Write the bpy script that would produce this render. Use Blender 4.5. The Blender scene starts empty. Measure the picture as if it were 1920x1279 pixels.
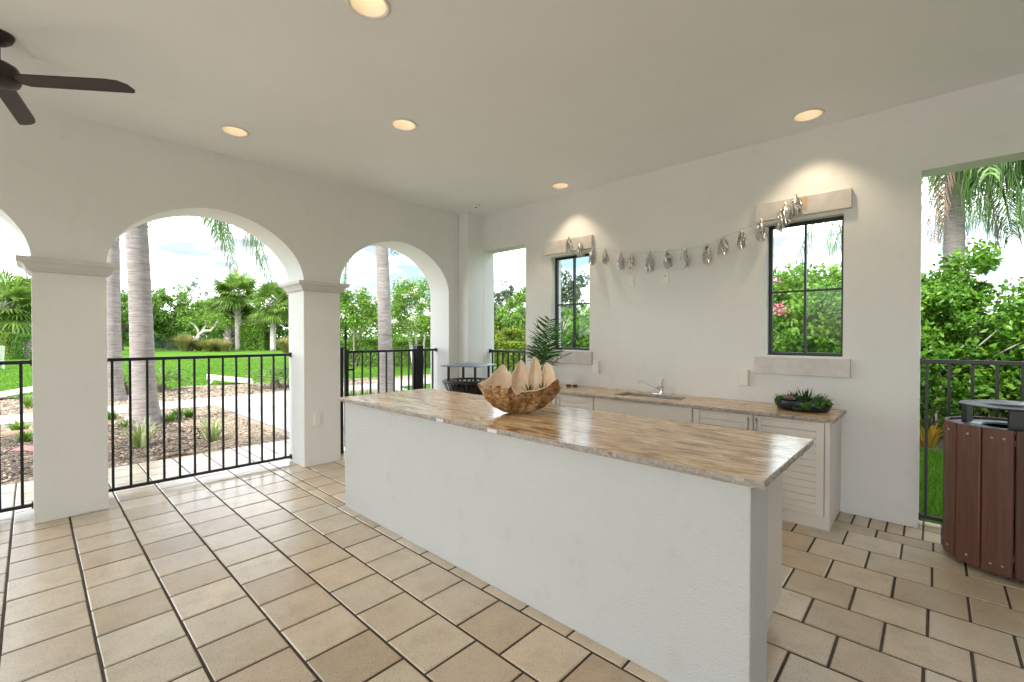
import bpy, bmesh, math, random
import numpy as np
from mathutils import Vector, Matrix

R = math.radians
rnd = random.Random(7)
scene = bpy.context.scene
C = scene.collection

# ------------------------------------------------------------------ camera
FPX, YAW, PITCH, EYE = 845.0, R(43.13), math.atan(9.5 / 845.0), 1.45
cd = bpy.data.cameras.new('camera')
cd.sensor_width = 36.0
cd.lens = FPX / 1920.0 * 36.0
cd.clip_start, cd.clip_end = 0.05, 3000.0
cam = bpy.data.objects.new('camera', cd)
cam.location = (0, 0, EYE)
cam.rotation_euler = (R(90) - PITCH, 0, YAW)
C.objects.link(cam)
scene.camera = cam
FW = Vector((-math.sin(YAW), math.cos(YAW), 0))
RT = Vector((math.cos(YAW), math.sin(YAW), 0))

# ------------------------------------------------------------------ world, sun, exposure
SUN_EL, SUN_AZ = R(42), R(168)       # azimuth measured from +Y clockwise: light comes from behind the camera
w = bpy.data.worlds.new('World')
scene.world = w
w.use_nodes = True
nt = w.node_tree
nt.nodes.clear()
out = nt.nodes.new('ShaderNodeOutputWorld')
bg = nt.nodes.new('ShaderNodeBackground')
bg.inputs['Strength'].default_value = 0.07
sky = nt.nodes.new('ShaderNodeTexSky')
sky.sky_type = 'NISHITA'
sky.sun_disc = False
sky.sun_elevation = SUN_EL
sky.sun_rotation = SUN_AZ
sky.air_density, sky.dust_density, sky.ozone_density = 1.0, 0.6, 1.0
tc = nt.nodes.new('ShaderNodeTexCoord')
mp = nt.nodes.new('ShaderNodeMapping')
mp.inputs['Scale'].default_value = (1.0, 1.0, 3.2)
n1 = nt.nodes.new('ShaderNodeTexNoise')
n1.inputs['Scale'].default_value = 2.3
n1.inputs['Detail'].default_value = 9
n1.inputs['Roughness'].default_value = 0.56
n1.inputs['Distortion'].default_value = 0.35
cr = nt.nodes.new('ShaderNodeValToRGB')
cr.color_ramp.elements[0].position = 0.40
cr.color_ramp.elements[1].position = 0.60
n2 = nt.nodes.new('ShaderNodeTexNoise')
n2.inputs['Scale'].default_value = 5.0
n2.inputs['Detail'].default_value = 7
cr2 = nt.nodes.new('ShaderNodeValToRGB')
cr2.color_ramp.elements[0].position = 0.36
cr2.color_ramp.elements[0].color = (4.8, 5.1, 5.4, 1)
cr2.color_ramp.elements[1].position = 0.56
cr2.color_ramp.elements[1].color = (42.0, 44.0, 46.0, 1)
mx = nt.nodes.new('ShaderNodeMixRGB')
L = nt.links.new
L(tc.outputs['Generated'], mp.inputs['Vector'])
L(mp.outputs[0], n1.inputs['Vector']); L(mp.outputs[0], n2.inputs['Vector'])
L(n1.outputs['Fac'], cr.inputs[0]); L(n2.outputs['Fac'], cr2.inputs[0])
L(cr.outputs['Color'], mx.inputs['Fac'])
L(sky.outputs['Color'], mx.inputs['Color1']); L(cr2.outputs['Color'], mx.inputs['Color2'])
L(mx.outputs['Color'], bg.inputs['Color']); L(bg.outputs[0], out.inputs['Surface'])

sd = bpy.data.lights.new('sun', 'SUN')
sd.energy, sd.angle, sd.color = 3.0, R(12), (1.0, 0.98, 0.96)
sun = bpy.data.objects.new('sun', sd)
sdir = Vector((math.sin(SUN_AZ) * math.cos(SUN_EL), math.cos(SUN_AZ) * math.cos(SUN_EL), math.sin(SUN_EL)))
sun.rotation_euler = sdir.to_track_quat('Z', 'Y').to_euler()
sun.location = sdir * 40
C.objects.link(sun)

vs = scene.view_settings
vs.view_transform, vs.look, vs.gamma, vs.use_curve_mapping = 'Standard', 'None', 1.0, False
vs.exposure = 1.55
scene.render.engine = 'CYCLES'
cy = scene.cycles
cy.max_bounces, cy.diffuse_bounces, cy.glossy_bounces, cy.transmission_bounces, cy.transparent_max_bounces = 9, 6, 4, 6, 10
cy.sample_clamp_indirect = 8.0

# ------------------------------------------------------------------ materials
MATS = {}
def nodes(name):
    m = bpy.data.materials.new(name); m.use_nodes = True
    t = m.node_tree; b = t.nodes['Principled BSDF']
    MATS[name] = m
    return m, t, b
def setin(b, **k):
    for n, v in k.items():
        n = n.replace('_', ' ')
        if n in b.inputs: b.inputs[n].default_value = v
def noise(t, scale, detail=4, rough=.55, vec=None, dist=0.0):
    n = t.nodes.new('ShaderNodeTexNoise')
    n.inputs['Scale'].default_value = scale; n.inputs['Detail'].default_value = detail
    n.inputs['Roughness'].default_value = rough; n.inputs['Distortion'].default_value = dist
    if vec is not None: t.links.new(vec, n.inputs['Vector'])
    return n.outputs['Fac']
def ramp(t, fac, stops):
    r = t.nodes.new('ShaderNodeValToRGB'); e = r.color_ramp.elements
    while len(e) < len(stops): e.new(0.5)
    for el, (p, c) in zip(e, stops):
        el.position = p; el.color = (*c, 1) if len(c) == 3 else c
    t.links.new(fac, r.inputs[0]); return r.outputs['Color']
def mix(t, fac, a, b, mode='MIX'):
    n = t.nodes.new('ShaderNodeMixRGB'); n.blend_type = mode
    for s, v in ((n.inputs['Fac'], fac), (n.inputs['Color1'], a), (n.inputs['Color2'], b)):
        if hasattr(v, 'links') or hasattr(v, 'is_linked'): t.links.new(v, s)
        elif isinstance(v, (int, float)): s.default_value = v
        else: s.default_value = (*v, 1)
    return n.outputs['Color']
def coords(t, kind='Object', scale=(1, 1, 1), rot=(0, 0, 0)):
    c = t.nodes.new('ShaderNodeTexCoord'); m = t.nodes.new('ShaderNodeMapping')
    m.inputs['Scale'].default_value = scale; m.inputs['Rotation'].default_value = rot
    t.links.new(c.outputs[kind], m.inputs['Vector']); return m.outputs[0]
def wcoords(t, scale=(1, 1, 1)):
    c = t.nodes.new('ShaderNodeNewGeometry'); m = t.nodes.new('ShaderNodeMapping')
    m.inputs['Scale'].default_value = scale
    t.links.new(c.outputs['Position'], m.inputs['Vector']); return m.outputs[0]
def bump(t, b, h, strength=.3, dist=.01):
    n = t.nodes.new('ShaderNodeBump'); n.inputs['Strength'].default_value = strength; n.inputs['Distance'].default_value = dist
    t.links.new(h, n.inputs['Height']); t.links.new(n.outputs[0], b.inputs['Normal'])
def plain(name, col, rough=.5, metal=0.0, var=.12, vscale=8, bmp=0, bscale=200, **k):
    m, t, b = nodes(name)
    v = wcoords(t)
    f = noise(t, vscale, 5, .6, v)
    c = ramp(t, f, [(.3, tuple(x * (1 - var) for x in col)), (.7, tuple(min(1, x * (1 + var)) for x in col))])
    t.links.new(c, b.inputs['Base Color'])
    setin(b, Roughness=rough, Metallic=metal, **k)
    if bmp: bump(t, b, noise(t, bscale, 3, .6, v), bmp, .002)
    return m
def stucco(name, col, bstr, bscale, st=.95):
    m, t, b = nodes(name)
    v = wcoords(t)
    big = noise(t, 1.3, 5, .6, v); stain = noise(t, 6, 6, .7, v)
    c = ramp(t, big, [(.3, tuple(x * .965 for x in col)), (.7, col)])
    c2 = ramp(t, stain, [(.25, (st, st - .005, st - .015)), (.45, (1, 1, 1))])
    c3 = ramp(t, noise(t, 16, 8, .8, v, .5), [(.265, (.70, .67, .62)), (.30, (1, 1, 1))])
    t.links.new(mix(t, .8, mix(t, 1.0, c, c2, 'MULTIPLY'), c3, 'MULTIPLY'), b.inputs['Base Color'])
    setin(b, Roughness=.62); b.inputs['Specular IOR Level'].default_value = .3
    h = mix(t, .3, noise(t, bscale, 4, .62, v), noise(t, bscale * .22, 4, .6, v))
    bump(t, b, h, bstr, .012)
    return m
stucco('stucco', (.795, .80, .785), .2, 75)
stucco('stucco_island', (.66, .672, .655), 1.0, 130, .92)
stucco('ceiling_paint', (.88, .91, .925), .16, 110, .98)
stucco('soft_trim', (.64, .635, .62), .12, 120)
plain('dim_wall_grey', (.36, .36, .35), .7, var=.05)  # dark grey so the added end wall bounces little light
plain('header_paint', (.66, .63, .605), .55, bmp=.2, bscale=90)
plain('cabinet_paint', (.73, .685, .625), .38, var=.04, vscale=2)
plain('black_metal', (.012, .012, .014), .38, .0, bmp=.1, bscale=300)
plain('bronze_frame', (.012, .018, .017), .35)
plain('fan_wood', (.030, .024, .021), .35, vscale=30)
plain('fan_metal', (.05, .04, .033), .35, .6)
plain('chrome', (.75, .75, .76), .12, 1.0, var=.03)
plain('steel', (.45, .43, .40), .3, 1.0, var=.06)
plain('white_plastic', (.83, .82, .77), .35, var=.03)
plain('plate_dark', (.03, .03, .03), .5)
plain('lamp_white', (.85, .83, .78), .3, var=.02)
plain('sticker_white', (.78, .74, .76), .5, var=.03)
plain('sticker_blue', (.05, .35, .55), .4)
plain('red_lid', (.13, .015, .015), .3)
def plank():
    m, t, b = nodes('brown_plank'); oi = t.nodes.new('ShaderNodeObjectInfo')
    v = coords(t, 'Object', (40, 40, 2.2))
    c = ramp(t, noise(t, 1.5, 6, .65, v), [(.3, (.075, .027, .015)), (.7, (.125, .05, .03))])
    d = ramp(t, oi.outputs['Random'], [(0, (.82, .82, .82)), (1, (1.18, 1.15, 1.12))])
    t.links.new(mix(t, 1.0, c, d, 'MULTIPLY'), b.inputs['Base Color'])
    t.links.new(ramp(t, noise(t, 2.0, 3, .6, v), [(.3, (.36,) * 3), (.7, (.55,) * 3)]), b.inputs['Roughness'])
    bump(t, b, noise(t, 1.5, 6, .65, v), .35, .002)
plank()
plain('grey_lid', (.22, .26, .32), .38, .3, var=.08)
plain('dark_lid', (.06, .066, .08), .4, .2)
plain('bowl_black', (.018, .018, .022), .3, var=.3, vscale=20)
plain('pot_clay', (.16, .13, .11), .6)
plain('board_grey', (.62, .60, .56), .7, vscale=10)
plain('chair_white', (.8, .8, .8), .5)
plain('log', (.22, .14, .09), .85, var=.35, vscale=25, bmp=.5, bscale=60)
plain('red_timber', (.22, .10, .085), .8, var=.3, vscale=20)
plain('string', (.62, .58, .5), .8)
plain('masking_tape', (.66, .50, .33), .6)
plain('soil', (.05, .035, .025), .95, var=.4, vscale=30, bmp=.5, bscale=60)

def foil():
    m, t, b = nodes('silver_foil')
    g = t.nodes.new('ShaderNodeNewGeometry')
    c = ramp(t, g.outputs['Random Per Island'], [(.0, (.20, .20, .20)), (.25, (.78, .78, .77)), (1, (.99, .99, .98))])
    t.links.new(c, b.inputs['Base Color']); setin(b, Roughness=.34, Metallic=.95)
foil()

def paver():
    m, t, b = nodes('paver')
    v = wcoords(t); oi = t.nodes.new('ShaderNodeObjectInfo')
    tint = ramp(t, oi.outputs['Random'], [(0, (.48, .39, .285)), (.3, (.56, .465, .35)), (.6, (.595, .515, .41)), (1, (.65, .57, .455))])
    cl = ramp(t, noise(t, 6, 8, .7, v), [(.28, (.80, .77, .73)), (.5, (.98, .98, .97)), (.68, (1.08, 1.07, 1.05))])
    hue = ramp(t, noise(t, .9, 4, .6, v), [(.35, (1.04, .98, .90)), (.65, (.97, 1.0, 1.04))])
    c = mix(t, 1.0, mix(t, 1.0, tint, cl, 'MULTIPLY'), hue, 'MULTIPLY')
    sp = ramp(t, noise(t, 140, 3, .7, v), [(.34, (.35, .29, .22)), (.43, (1, 1, 1))])
    c = mix(t, .85, c, sp, 'MULTIPLY')
    t.links.new(c, b.inputs['Base Color'])
    b.inputs['Roughness'].default_value = .28
    b.inputs['Specular IOR Level'].default_value = .6
    bump(t, b, mix(t, .5, noise(t, 160, 4, .7, v), noise(t, 14, 4, .6, v)), .10, .004)
paver()
plain('grout', (.06, .042, .027), .9, var=.3, vscale=15, bmp=.5, bscale=250)

def granite():
    m, t, b = nodes('granite')
    v = wcoords(t, (1.15, 5.0, 5.0))
    v2 = wcoords(t, (2.6, 9, 9))
    a = noise(t, 3.0, 10, .68, v, 1.6)
    c = ramp(t, a, [(.31, (.11, .06, .03)), (.39, (.32, .19, .095)), (.47, (.58, .375, .195)), (.55, (.72, .51, .29)), (.66, (.84, .73, .58))])
    d = ramp(t, noise(t, 9, 8, .7, v2, .6), [(.33, (.42, .34, .28)), (.45, (1, 1, 1)), (.66, (1, 1, 1)), (.74, (1.12, 1.12, 1.12))])
    c = mix(t, .85, c, d, 'MULTIPLY')
    t.links.new(c, b.inputs['Base Color'])
    rr = ramp(t, noise(t, 12, 5, .6, v), [(.3, (.13,) * 3), (.7, (.26,) * 3)])
    t.links.new(rr, b.inputs['Roughness'])
    b.inputs['Specular IOR Level'].default_value = .75
    bump(t, b, noise(t, 30, 6, .7, v2), .06, .003)
    m, t, b = nodes('granite_edge')
    v = wcoords(t)
    c = ramp(t, noise(t, 38, 8, .75, v, .8), [(.30, (.05, .045, .04)), (.40, (.27, .235, .205)), (.55, (.42, .375, .33)), (.72, (.62, .57, .52))])
    t.links.new(c, b.inputs['Base Color']); setin(b, Roughness=.4)
    bump(t, b, noise(t, 60, 5, .7, v), .8, .006)
granite()

def glass():
    m, t, b = nodes('window_glass')
    tr = t.nodes.new('ShaderNodeBsdfTransparent'); tr.inputs[0].default_value = (.90, .96, .94, 1)
    gl = t.nodes.new('ShaderNodeBsdfGlossy'); gl.inputs['Roughness'].default_value = .02
    ms = t.nodes.new('ShaderNodeMixShader'); lw = t.nodes.new('ShaderNodeFresnel'); lw.inputs['IOR'].default_value = 1.45
    t.links.new(lw.outputs[0], ms.inputs[0]); t.links.new(tr.outputs[0], ms.inputs[1]); t.links.new(gl.outputs[0], ms.inputs[2])
    t.links.new(ms.outputs[0], t.nodes['Material Output'].inputs['Surface'])
glass()

def lampglow():
    m, t, b = nodes('lamp_glow')
    em = t.nodes.new('ShaderNodeEmission'); em.inputs['Color'].default_value = (1.0, .72, .42, 1); em.inputs['Strength'].default_value = 1.6
    t.links.new(em.outputs[0], t.nodes['Material Output'].inputs['Surface'])
lampglow()

def leaf(name, lo, mid, hi, trans=.42, rough=.45):
    m, t, b = nodes(name)
    g = t.nodes.new('ShaderNodeNewGeometry')
    c = ramp(t, g.outputs['Random Per Island'], [(0, lo), (.55, mid), (1, hi)])
    f = ramp(t, noise(t, 1.7, 3, .5, wcoords(t)), [(.3, (.72, .76, .7)), (.7, (1.18, 1.14, 1.05))])
    c = mix(t, 1.0, c, f, 'MULTIPLY')
    t.links.new(c, b.inputs['Base Color']); setin(b, Roughness=rough); b.inputs['Specular IOR Level'].default_value = .35
    tl = t.nodes.new('ShaderNodeBsdfTranslucent'); t.links.new(c, tl.inputs['Color'])
    ms = t.nodes.new('ShaderNodeMixShader'); ms.inputs[0].default_value = trans
    t.links.new(b.outputs[0], ms.inputs[1]); t.links.new(tl.outputs[0], ms.inputs[2])
    t.links.new(ms.outputs[0], t.nodes['Material Output'].inputs['Surface'])
leaf('leaf_oak', (.075, .165, .022), (.13, .25, .036), (.20, .34, .06))
leaf('leaf_bright', (.075, .175, .018), (.14, .275, .028), (.22, .37, .05))
leaf('leaf_glossy', (.045, .13, .012), (.10, .245, .022), (.20, .37, .04), rough=.3)
leaf('leaf_hedge', (.035, .11, .012), (.07, .19, .018), (.13, .28, .03))
leaf('leaf_lime', (.10, .17, .015), (.18, .27, .025), (.28, .36, .05))
leaf('leaf_grey', (.06, .085, .05), (.10, .13, .075), (.16, .19, .12))
leaf('leaf_fan', (.07, .14, .025), (.14, .24, .04), (.24, .34, .07))
leaf('leaf_pinnate', (.06, .13, .035), (.11, .21, .05), (.18, .29, .09))
leaf('leaf_dead', (.14, .095, .065), (.23, .16, .115), (.32, .24, .18), .2)
leaf('leaf_house', (.018, .08, .012), (.045, .155, .025), (.10, .26, .05), .35, .35)
leaf('leaf_deep', (.016, .065, .014), (.03, .105, .024), (.055, .16, .038), .25)
leaf('leaf_variegated', (.16, .23, .07), (.30, .36, .16), (.48, .50, .30))
leaf('leaf_croton', (.20, .17, .02), (.42, .30, .03), (.50, .16, .03))
leaf('leaf_tawny', (.20, .20, .05), (.33, .31, .10), (.46, .42, .22))
leaf('leaf_succulent', (.035, .13, .014), (.075, .21, .024), (.15, .32, .04), .2)
leaf('leaf_purple', (.26, .13, .19), (.42, .26, .32), (.52, .42, .38), .15)
leaf('petal_white', (.62, .66, .55), (.75, .77, .70), (.85, .86, .80))
leaf('petal_pink', (.60, .10, .20), (.72, .20, .33), (.80, .36, .45))
leaf('grass_blade', (.045, .125, .005), (.075, .185, .008), (.115, .25, .014), .35, .8)
leaf('mulch_chip', (.07, .05, .04), (.14, .105, .085), (.25, .195, .16), .0, .9)
leaf('mulch_chip_tan', (.17, .125, .09), (.36, .275, .20), (.56, .46, .36), .0, .9)

def lawn():
    m, t, b = nodes('lawn')
    v = wcoords(t)
    c = ramp(t, noise(t, .45, 8, .65, v), [(.3, (.045, .12, .008)), (.52, (.066, .165, .009)), (.72, (.10, .19, .018))])
    d = ramp(t, noise(t, 40, 5, .75, v), [(.3, (.62, .66, .55)), (.7, (1.25, 1.2, 1.1))])
    t.links.new(mix(t, .8, c, d, 'MULTIPLY'), b.inputs['Base Color']); setin(b, Roughness=1.0); b.inputs['Specular IOR Level'].default_value = .1
    bump(t, b, noise(t, 60, 4, .7, v), .6, .03)
    for n, a, bb, s in (('mulch_dark', (.045, .03, .023), (.13, .095, .075), 28), ('mulch_tan', (.18, .135, .10), (.42, .335, .25), 30)):
        m, t, b = nodes(n); v = wcoords(t)
        t.links.new(ramp(t, noise(t, s, 6, .75, v), [(.3, a), (.7, bb)]), b.inputs['Base Color']); setin(b, Roughness=.95)
        bump(t, b, noise(t, s, 5, .75, v), .9, .03)
    m, t, b = nodes('concrete_path'); v = wcoords(t)
    c = ramp(t, noise(t, 2.2, 7, .65, v), [(.3, (.30, .285, .265)), (.7, (.39, .375, .35))])
    d = ramp(t, noise(t, 90, 3, .7, v), [(.3, (.85,) * 3), (.5, (1,) * 3)])
    t.links.new(mix(t, 1., c, d, 'MULTIPLY'), b.inputs['Base Color']); setin(b, Roughness=.8)
lawn()

def barks():
    m, t, b = nodes('palm_bark')
    v = wcoords(t, (1.2, 1.2, 9))
    v2 = wcoords(t, (3, 3, 46))
    c = ramp(t, noise(t, 3, 7, .7, v, .5), [(.28, (.15, .125, .11)), (.5, (.27, .235, .215)), (.72, (.38, .345, .32))])
    rings = noise(t, 1.6, 5, .7, v2, .7)
    d = ramp(t, rings, [(.34, (.45, .42, .40)), (.47, (1, 1, 1))])
    t.links.new(mix(t, .75, c, d, 'MULTIPLY'), b.inputs['Base Color']); setin(b, Roughness=.9)
    bump(t, b, rings, .8, .02)
    m, t, b = nodes('bark'); v = wcoords(t, (1, 1, .3))
    t.links.new(ramp(t, noise(t, 14, 6, .7, v), [(.3, (.12, .085, .065)), (.7, (.30, .235, .19))]), b.inputs['Base Color']); setin(b, Roughness=.9)
    m, t, b = nodes('bark_pale'); v = wcoords(t, (1, 1, .3))
    t.links.new(ramp(t, noise(t, 9, 6, .7, v), [(.3, (.27, .23, .20)), (.7, (.52, .47, .42))]), b.inputs['Base Color']); setin(b, Roughness=.85)
barks()

def shellmats():
    m, t, b = nodes('shell_outer'); v = coords(t, 'Object', (1, 1, 1)); v3 = coords(t, 'Object', (8, 8, 14))
    a = noise(t, 2.2, 7, .65, v3, 1.4)
    c = ramp(t, a, [(.28, (.06, .028, .010)), (.42, (.24, .12, .04)), (.52, (.42, .25, .10)), (.66, (.66, .50, .30))])
    d = ramp(t, noise(t, 9, 5, .6, v), [(.35, (.75, .62, .5)), (.6, (1.15, 1.1, 1.05))])
    t.links.new(mix(t, .9, c, d, 'MULTIPLY'), b.inputs['Base Color']); setin(b, Roughness=.5)
    bump(t, b, a, 1.0, .02)
    m, t, b = nodes('shell_inner'); v = coords(t, 'Object')
    c = ramp(t, noise(t, 7, 5, .6, v), [(.3, (.66, .48, .32)), (.5, (.76, .60, .44)), (.68, (.84, .72, .58))])
    t.links.new(c, b.inputs['Base Color']); setin(b, Roughness=.42); b.inputs['Subsurface Weight'].default_value = .05
shellmats()

# ------------------------------------------------------------------ mesh helpers
class MB:
    def __init__(s): s.v = []; s.f = []; s.m = []
    def add(s, vs, fs, mi=0):
        o = len(s.v); s.v += [tuple(p) for p in vs]; s.f += [tuple(i + o for i in q) for q in fs]; s.m += [mi] * len(fs)
    def box(s, a, b, mi=0):
        x0, y0, z0 = a; x1, y1, z1 = b
        s.add([(x0, y0, z0), (x1, y0, z0), (x1, y1, z0), (x0, y1, z0), (x0, y0, z1), (x1, y0, z1), (x1, y1, z1), (x0, y1, z1)],
              [(0, 3, 2, 1), (4, 5, 6, 7), (0, 1, 5, 4), (1, 2, 6, 5), (2, 3, 7, 6), (3, 0, 4, 7)], mi)
    def tube(s, path, rad, n=8, cap=True, mi=0):
        P = [Vector(p) for p in path]
        if not hasattr(rad, '__len__'): rad = [rad] * len(P)
        vs = []; fs = []
        prev = None
        for i, p in enumerate(P):
            d = (P[min(i + 1, len(P) - 1)] - P[max(i - 1, 0)]).normalized()
            if prev is None:
                u = d.orthogonal().normalized()
            else:
                u = (prev - d * prev.dot(d)).normalized()
            prev = u; v = d.cross(u)
            for k in range(n):
                a = 2 * math.pi * k / n
                vs.append(p + (u * math.cos(a) + v * math.sin(a)) * rad[i])
        for i in range(len(P) - 1):
            for k in range(n):
                a, b = i * n + k, i * n + (k + 1) % n
                fs.append((a, b, b + n, a + n))
        if cap:
            fs.append(tuple(range(n - 1, -1, -1))); fs.append(tuple((len(P) - 1) * n + k for k in range(n)))
        s.add(vs, fs, mi)
    def lathe(s, prof, n=24, c=(0, 0, 0), mi=0, sx=1, sy=1):
        vs = []; fs = []
        for r, z in prof:
            for k in range(n):
                a = 2 * math.pi * k / n
                vs.append((c[0] + r * sx * math.cos(a), c[1] + r * sy * math.sin(a), c[2] + z))
        for i in range(len(prof) - 1):
            for k in range(n):
                a, b = i * n + k, i * n + (k + 1) % n
                fs.append((a, b, b + n, a + n))
        s.add(vs, fs, mi)
    def rects(s, secs, mi=0):            # stacked rectangles (x0,y0,x1,y1,z)
        vs = []; fs = []
        for x0, y0, x1, y1, z in secs: vs += [(x0, y0, z), (x1, y0, z), (x1, y1, z), (x0, y1, z)]
        for i in range(len(secs) - 1):
            for k in range(4):
                a, b = i * 4 + k, i * 4 + (k + 1) % 4
                fs.append((a, b, b + 4, a + 4))
        fs.append((3, 2, 1, 0)); n = (len(secs) - 1) * 4; fs.append((n, n + 1, n + 2, n + 3))
        s.add(vs, fs, mi)
    def prism(s, poly, fn0, fn1, mi=0):  # poly 2-D counter-clockwise, fn maps (u,v)->xyz at each end
        n = len(poly)
        s.add([fn0(*p) for p in poly] + [fn1(*p) for p in poly],
              [tuple(range(n - 1, -1, -1)), tuple(range(n, 2 * n))] + [(i, (i + 1) % n, n + (i + 1) % n, n + i) for i in range(n)], mi)
    def mesh(s, name, mats, smooth=False):
        me = bpy.data.meshes.new(name); me.from_pydata(s.v, [], s.f)
        for m in (mats if isinstance(mats, (list, tuple)) else [mats]): me.materials.append(MATS[m])
        if any(s.m): me.polygons.foreach_set('material_index', s.m)
        if smooth: me.polygons.foreach_set('use_smooth', [True] * len(me.polygons))
        me.update()
        return me
    def build(s, name, mats, parent=None, smooth=False, bevel=0, fix=False):
        me = s.mesh(name, mats, smooth)
        if fix:
            bm = bmesh.new(); bm.from_mesh(me); bmesh.ops.recalc_face_normals(bm, faces=bm.faces); bm.to_mesh(me); bm.free()
        o = bpy.data.objects.new(name, me); C.objects.link(o)
        if parent is not None: o.parent = parent
        if bevel:
            b = o.modifiers.new('bevel', 'BEVEL'); b.width = bevel; b.segments = 2; b.limit_method = 'ANGLE'; b.angle_limit = R(40)
        return o
def from_mesh(name, me, parent=None, loc=None, rot=None, scale=None):
    o = bpy.data.objects.new(name, me); C.objects.link(o)
    if parent is not None: o.parent = parent
    if loc is not None: o.location = loc
    if rot is not None: o.rotation_euler = rot
    if scale is not None: o.scale = scale
    return o
def tag(o, label=None, cat=None, group=None, kind=None):
    if label: o['label'] = label
    if cat: o['category'] = cat
    if group: o['group'] = group
    if kind: o['kind'] = kind
    return o
def thing(name, label, cat, loc=(0, 0, 0), rz=0, group=None):
    o = bpy.data.objects.new(name, None); C.objects.link(o); o.location = loc; o.rotation_euler = (0, 0, rz)
    o.empty_display_size = .1
    return tag(o, label, cat, group)
def bigmesh(name, V, F, mats, smooth=False):      # numpy arrays, faces all of one size
    me = bpy.data.meshes.new(name)
    V = np.asarray(V, dtype=np.float32); F = np.asarray(F, dtype=np.int32); k = F.shape[1]
    me.vertices.add(len(V)); me.vertices.foreach_set('co', V.ravel())
    me.loops.add(F.size); me.loops.foreach_set('vertex_index', F.ravel())
    me.polygons.add(len(F)); me.polygons.foreach_set('loop_start', np.arange(0, F.size, k, dtype=np.int32))
    me.polygons.foreach_set('loop_total', np.full(len(F), k, dtype=np.int32))
    me.materials.append(MATS[mats]); me.update(calc_edges=True); me.validate()
    return me
def gp(px, D, z=0.0):                     # a spot D metres in front of the camera plane, in the direction of a column
    p = FW * D + RT * ((px - 960.0) / FPX * D)
    return Vector((p.x, p.y, z))
def grid_solid(us, vs, filled, w0, w1, fn, mi=0, mb=None):
    mb = mb or MB(); nu, nv = len(us), len(vs); vid = {}
    V = []; Fc = []
    def vt(i, j, k):
        if (i, j, k) not in vid:
            vid[(i, j, k)] = len(V); V.append(fn(us[i], vs[j], (w0, w1)[k]))
        return vid[(i, j, k)]
    ok = lambda i, j: 0 <= i < nu - 1 and 0 <= j < nv - 1 and filled(i, j)
    for i in range(nu - 1):
        for j in range(nv - 1):
            if not ok(i, j): continue
            Fc.append((vt(i, j, 0), vt(i, j + 1, 0), vt(i + 1, j + 1, 0), vt(i + 1, j, 0)))
            Fc.append((vt(i, j, 1), vt(i + 1, j, 1), vt(i + 1, j + 1, 1), vt(i, j + 1, 1)))
            if not ok(i - 1, j): Fc.append((vt(i, j, 0), vt(i, j, 1), vt(i, j + 1, 1), vt(i, j + 1, 0)))
            if not ok(i + 1, j): Fc.append((vt(i + 1, j, 0), vt(i + 1, j + 1, 0), vt(i + 1, j + 1, 1), vt(i + 1, j, 1)))
            if not ok(i, j - 1): Fc.append((vt(i, j, 0), vt(i + 1, j, 0), vt(i + 1, j, 1), vt(i, j, 1)))
            if not ok(i, j + 1): Fc.append((vt(i, j + 1, 0), vt(i, j + 1, 1), vt(i + 1, j + 1, 1), vt(i + 1, j + 1, 0)))
    mb.add(V, Fc, mi)
    return mb

# ------------------------------------------------------------------ numbers of the place
LX, LXO = -5.04, -5.47          # arcade wall, inner and outer face
WY, WYO = 4.56, 4.77            # window wall, inner and outer face
CZ = 3.21                       # ceiling
SPRING, RISE = 2.05, 0.615
XE, YS = 4.6, -4.1              # unseen added walls, at the right end and behind the camera
GZ = -0.03                      # garden ground

# ================================================================== GROUND
def sheet(name, poly, z, mat, kind='structure'):
    mb = MB(); mb.add([(x, y, z) for x, y in poly], [tuple(range(len(poly)))])
    return tag(mb.build(name, mat), kind=kind)
sheet('lawn', [(-600, -600), (600, -600), (600, 600), (-600, 600)], GZ, 'lawn')
def wob(pts, amp, seed, n=7):        # subdivide a polygon and wobble it a little
    r = random.Random(seed); o = []
    for i, p in enumerate(pts):
        q = pts[(i + 1) % len(pts)]
        for k in range(n):
            t = k / n; a = amp if k else 0
            o.append((p[0] + (q[0] - p[0]) * t + r.uniform(-a, a), p[1] + (q[1] - p[1]) * t + r.uniform(-a, a)))
    return o
sheet('mulch_bed', wob([(-6.6, -6), (-6.6, 2.75), (-7.3, 2.85), (-11.2, 2.8), (-11.4, 1.8), (-11.4, -6)], .06, 1), GZ + .008, 'mulch_tan')
sheet('mulch_bed.001', wob([(-7.0, -3), (-7.0, 1.35), (-8.0, 1.7), (-9.3, 1.6), (-9.8, .9), (-9.9, -3)], .25, 5), GZ + .014, 'mulch_dark')
sheet('mulch_bed.002', wob([(-12.2, -6), (-12.3, 4.9), (-12.4, 12), (-13.6, 13), (-14.6, 8), (-15.4, 4.5), (-16.1, 3.1), (-15.2, 2.4), (-14.9, 1.0), (-16.3, .2), (-16.5, -6)], .15, 2), GZ + .008, 'mulch_tan')
path = sheet('garden_path', [(-11.2, -9), (-11.18, 1.8), (-11.0, 2.62), (-7.25, 2.68), (-6.62, 2.62), (-6.62, 6.2), (-8.6, 6.6), (-11.2, 7.2), (-12.0, 22), (-13.2, 22), (-12.5, 4.6), (-12.4, -9)], GZ + .02, 'concrete_path')
sheet('mulch_bed.003', wob([(-9.6, 4.6), (-8.9, 4.75), (-9.0, 6.1), (-11.2, 6.9), (-11.3, 5.2)], .08, 9), GZ + .028, 'mulch_tan')
sheet('bounce_deck', [(-5.6, -40), (30, -40), (30, YS - .41), (-5.6, YS - .41)], GZ + .02, 'concrete_path')  # unseen pale ground added to bounce neutral light indoors instead of lawn green
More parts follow.
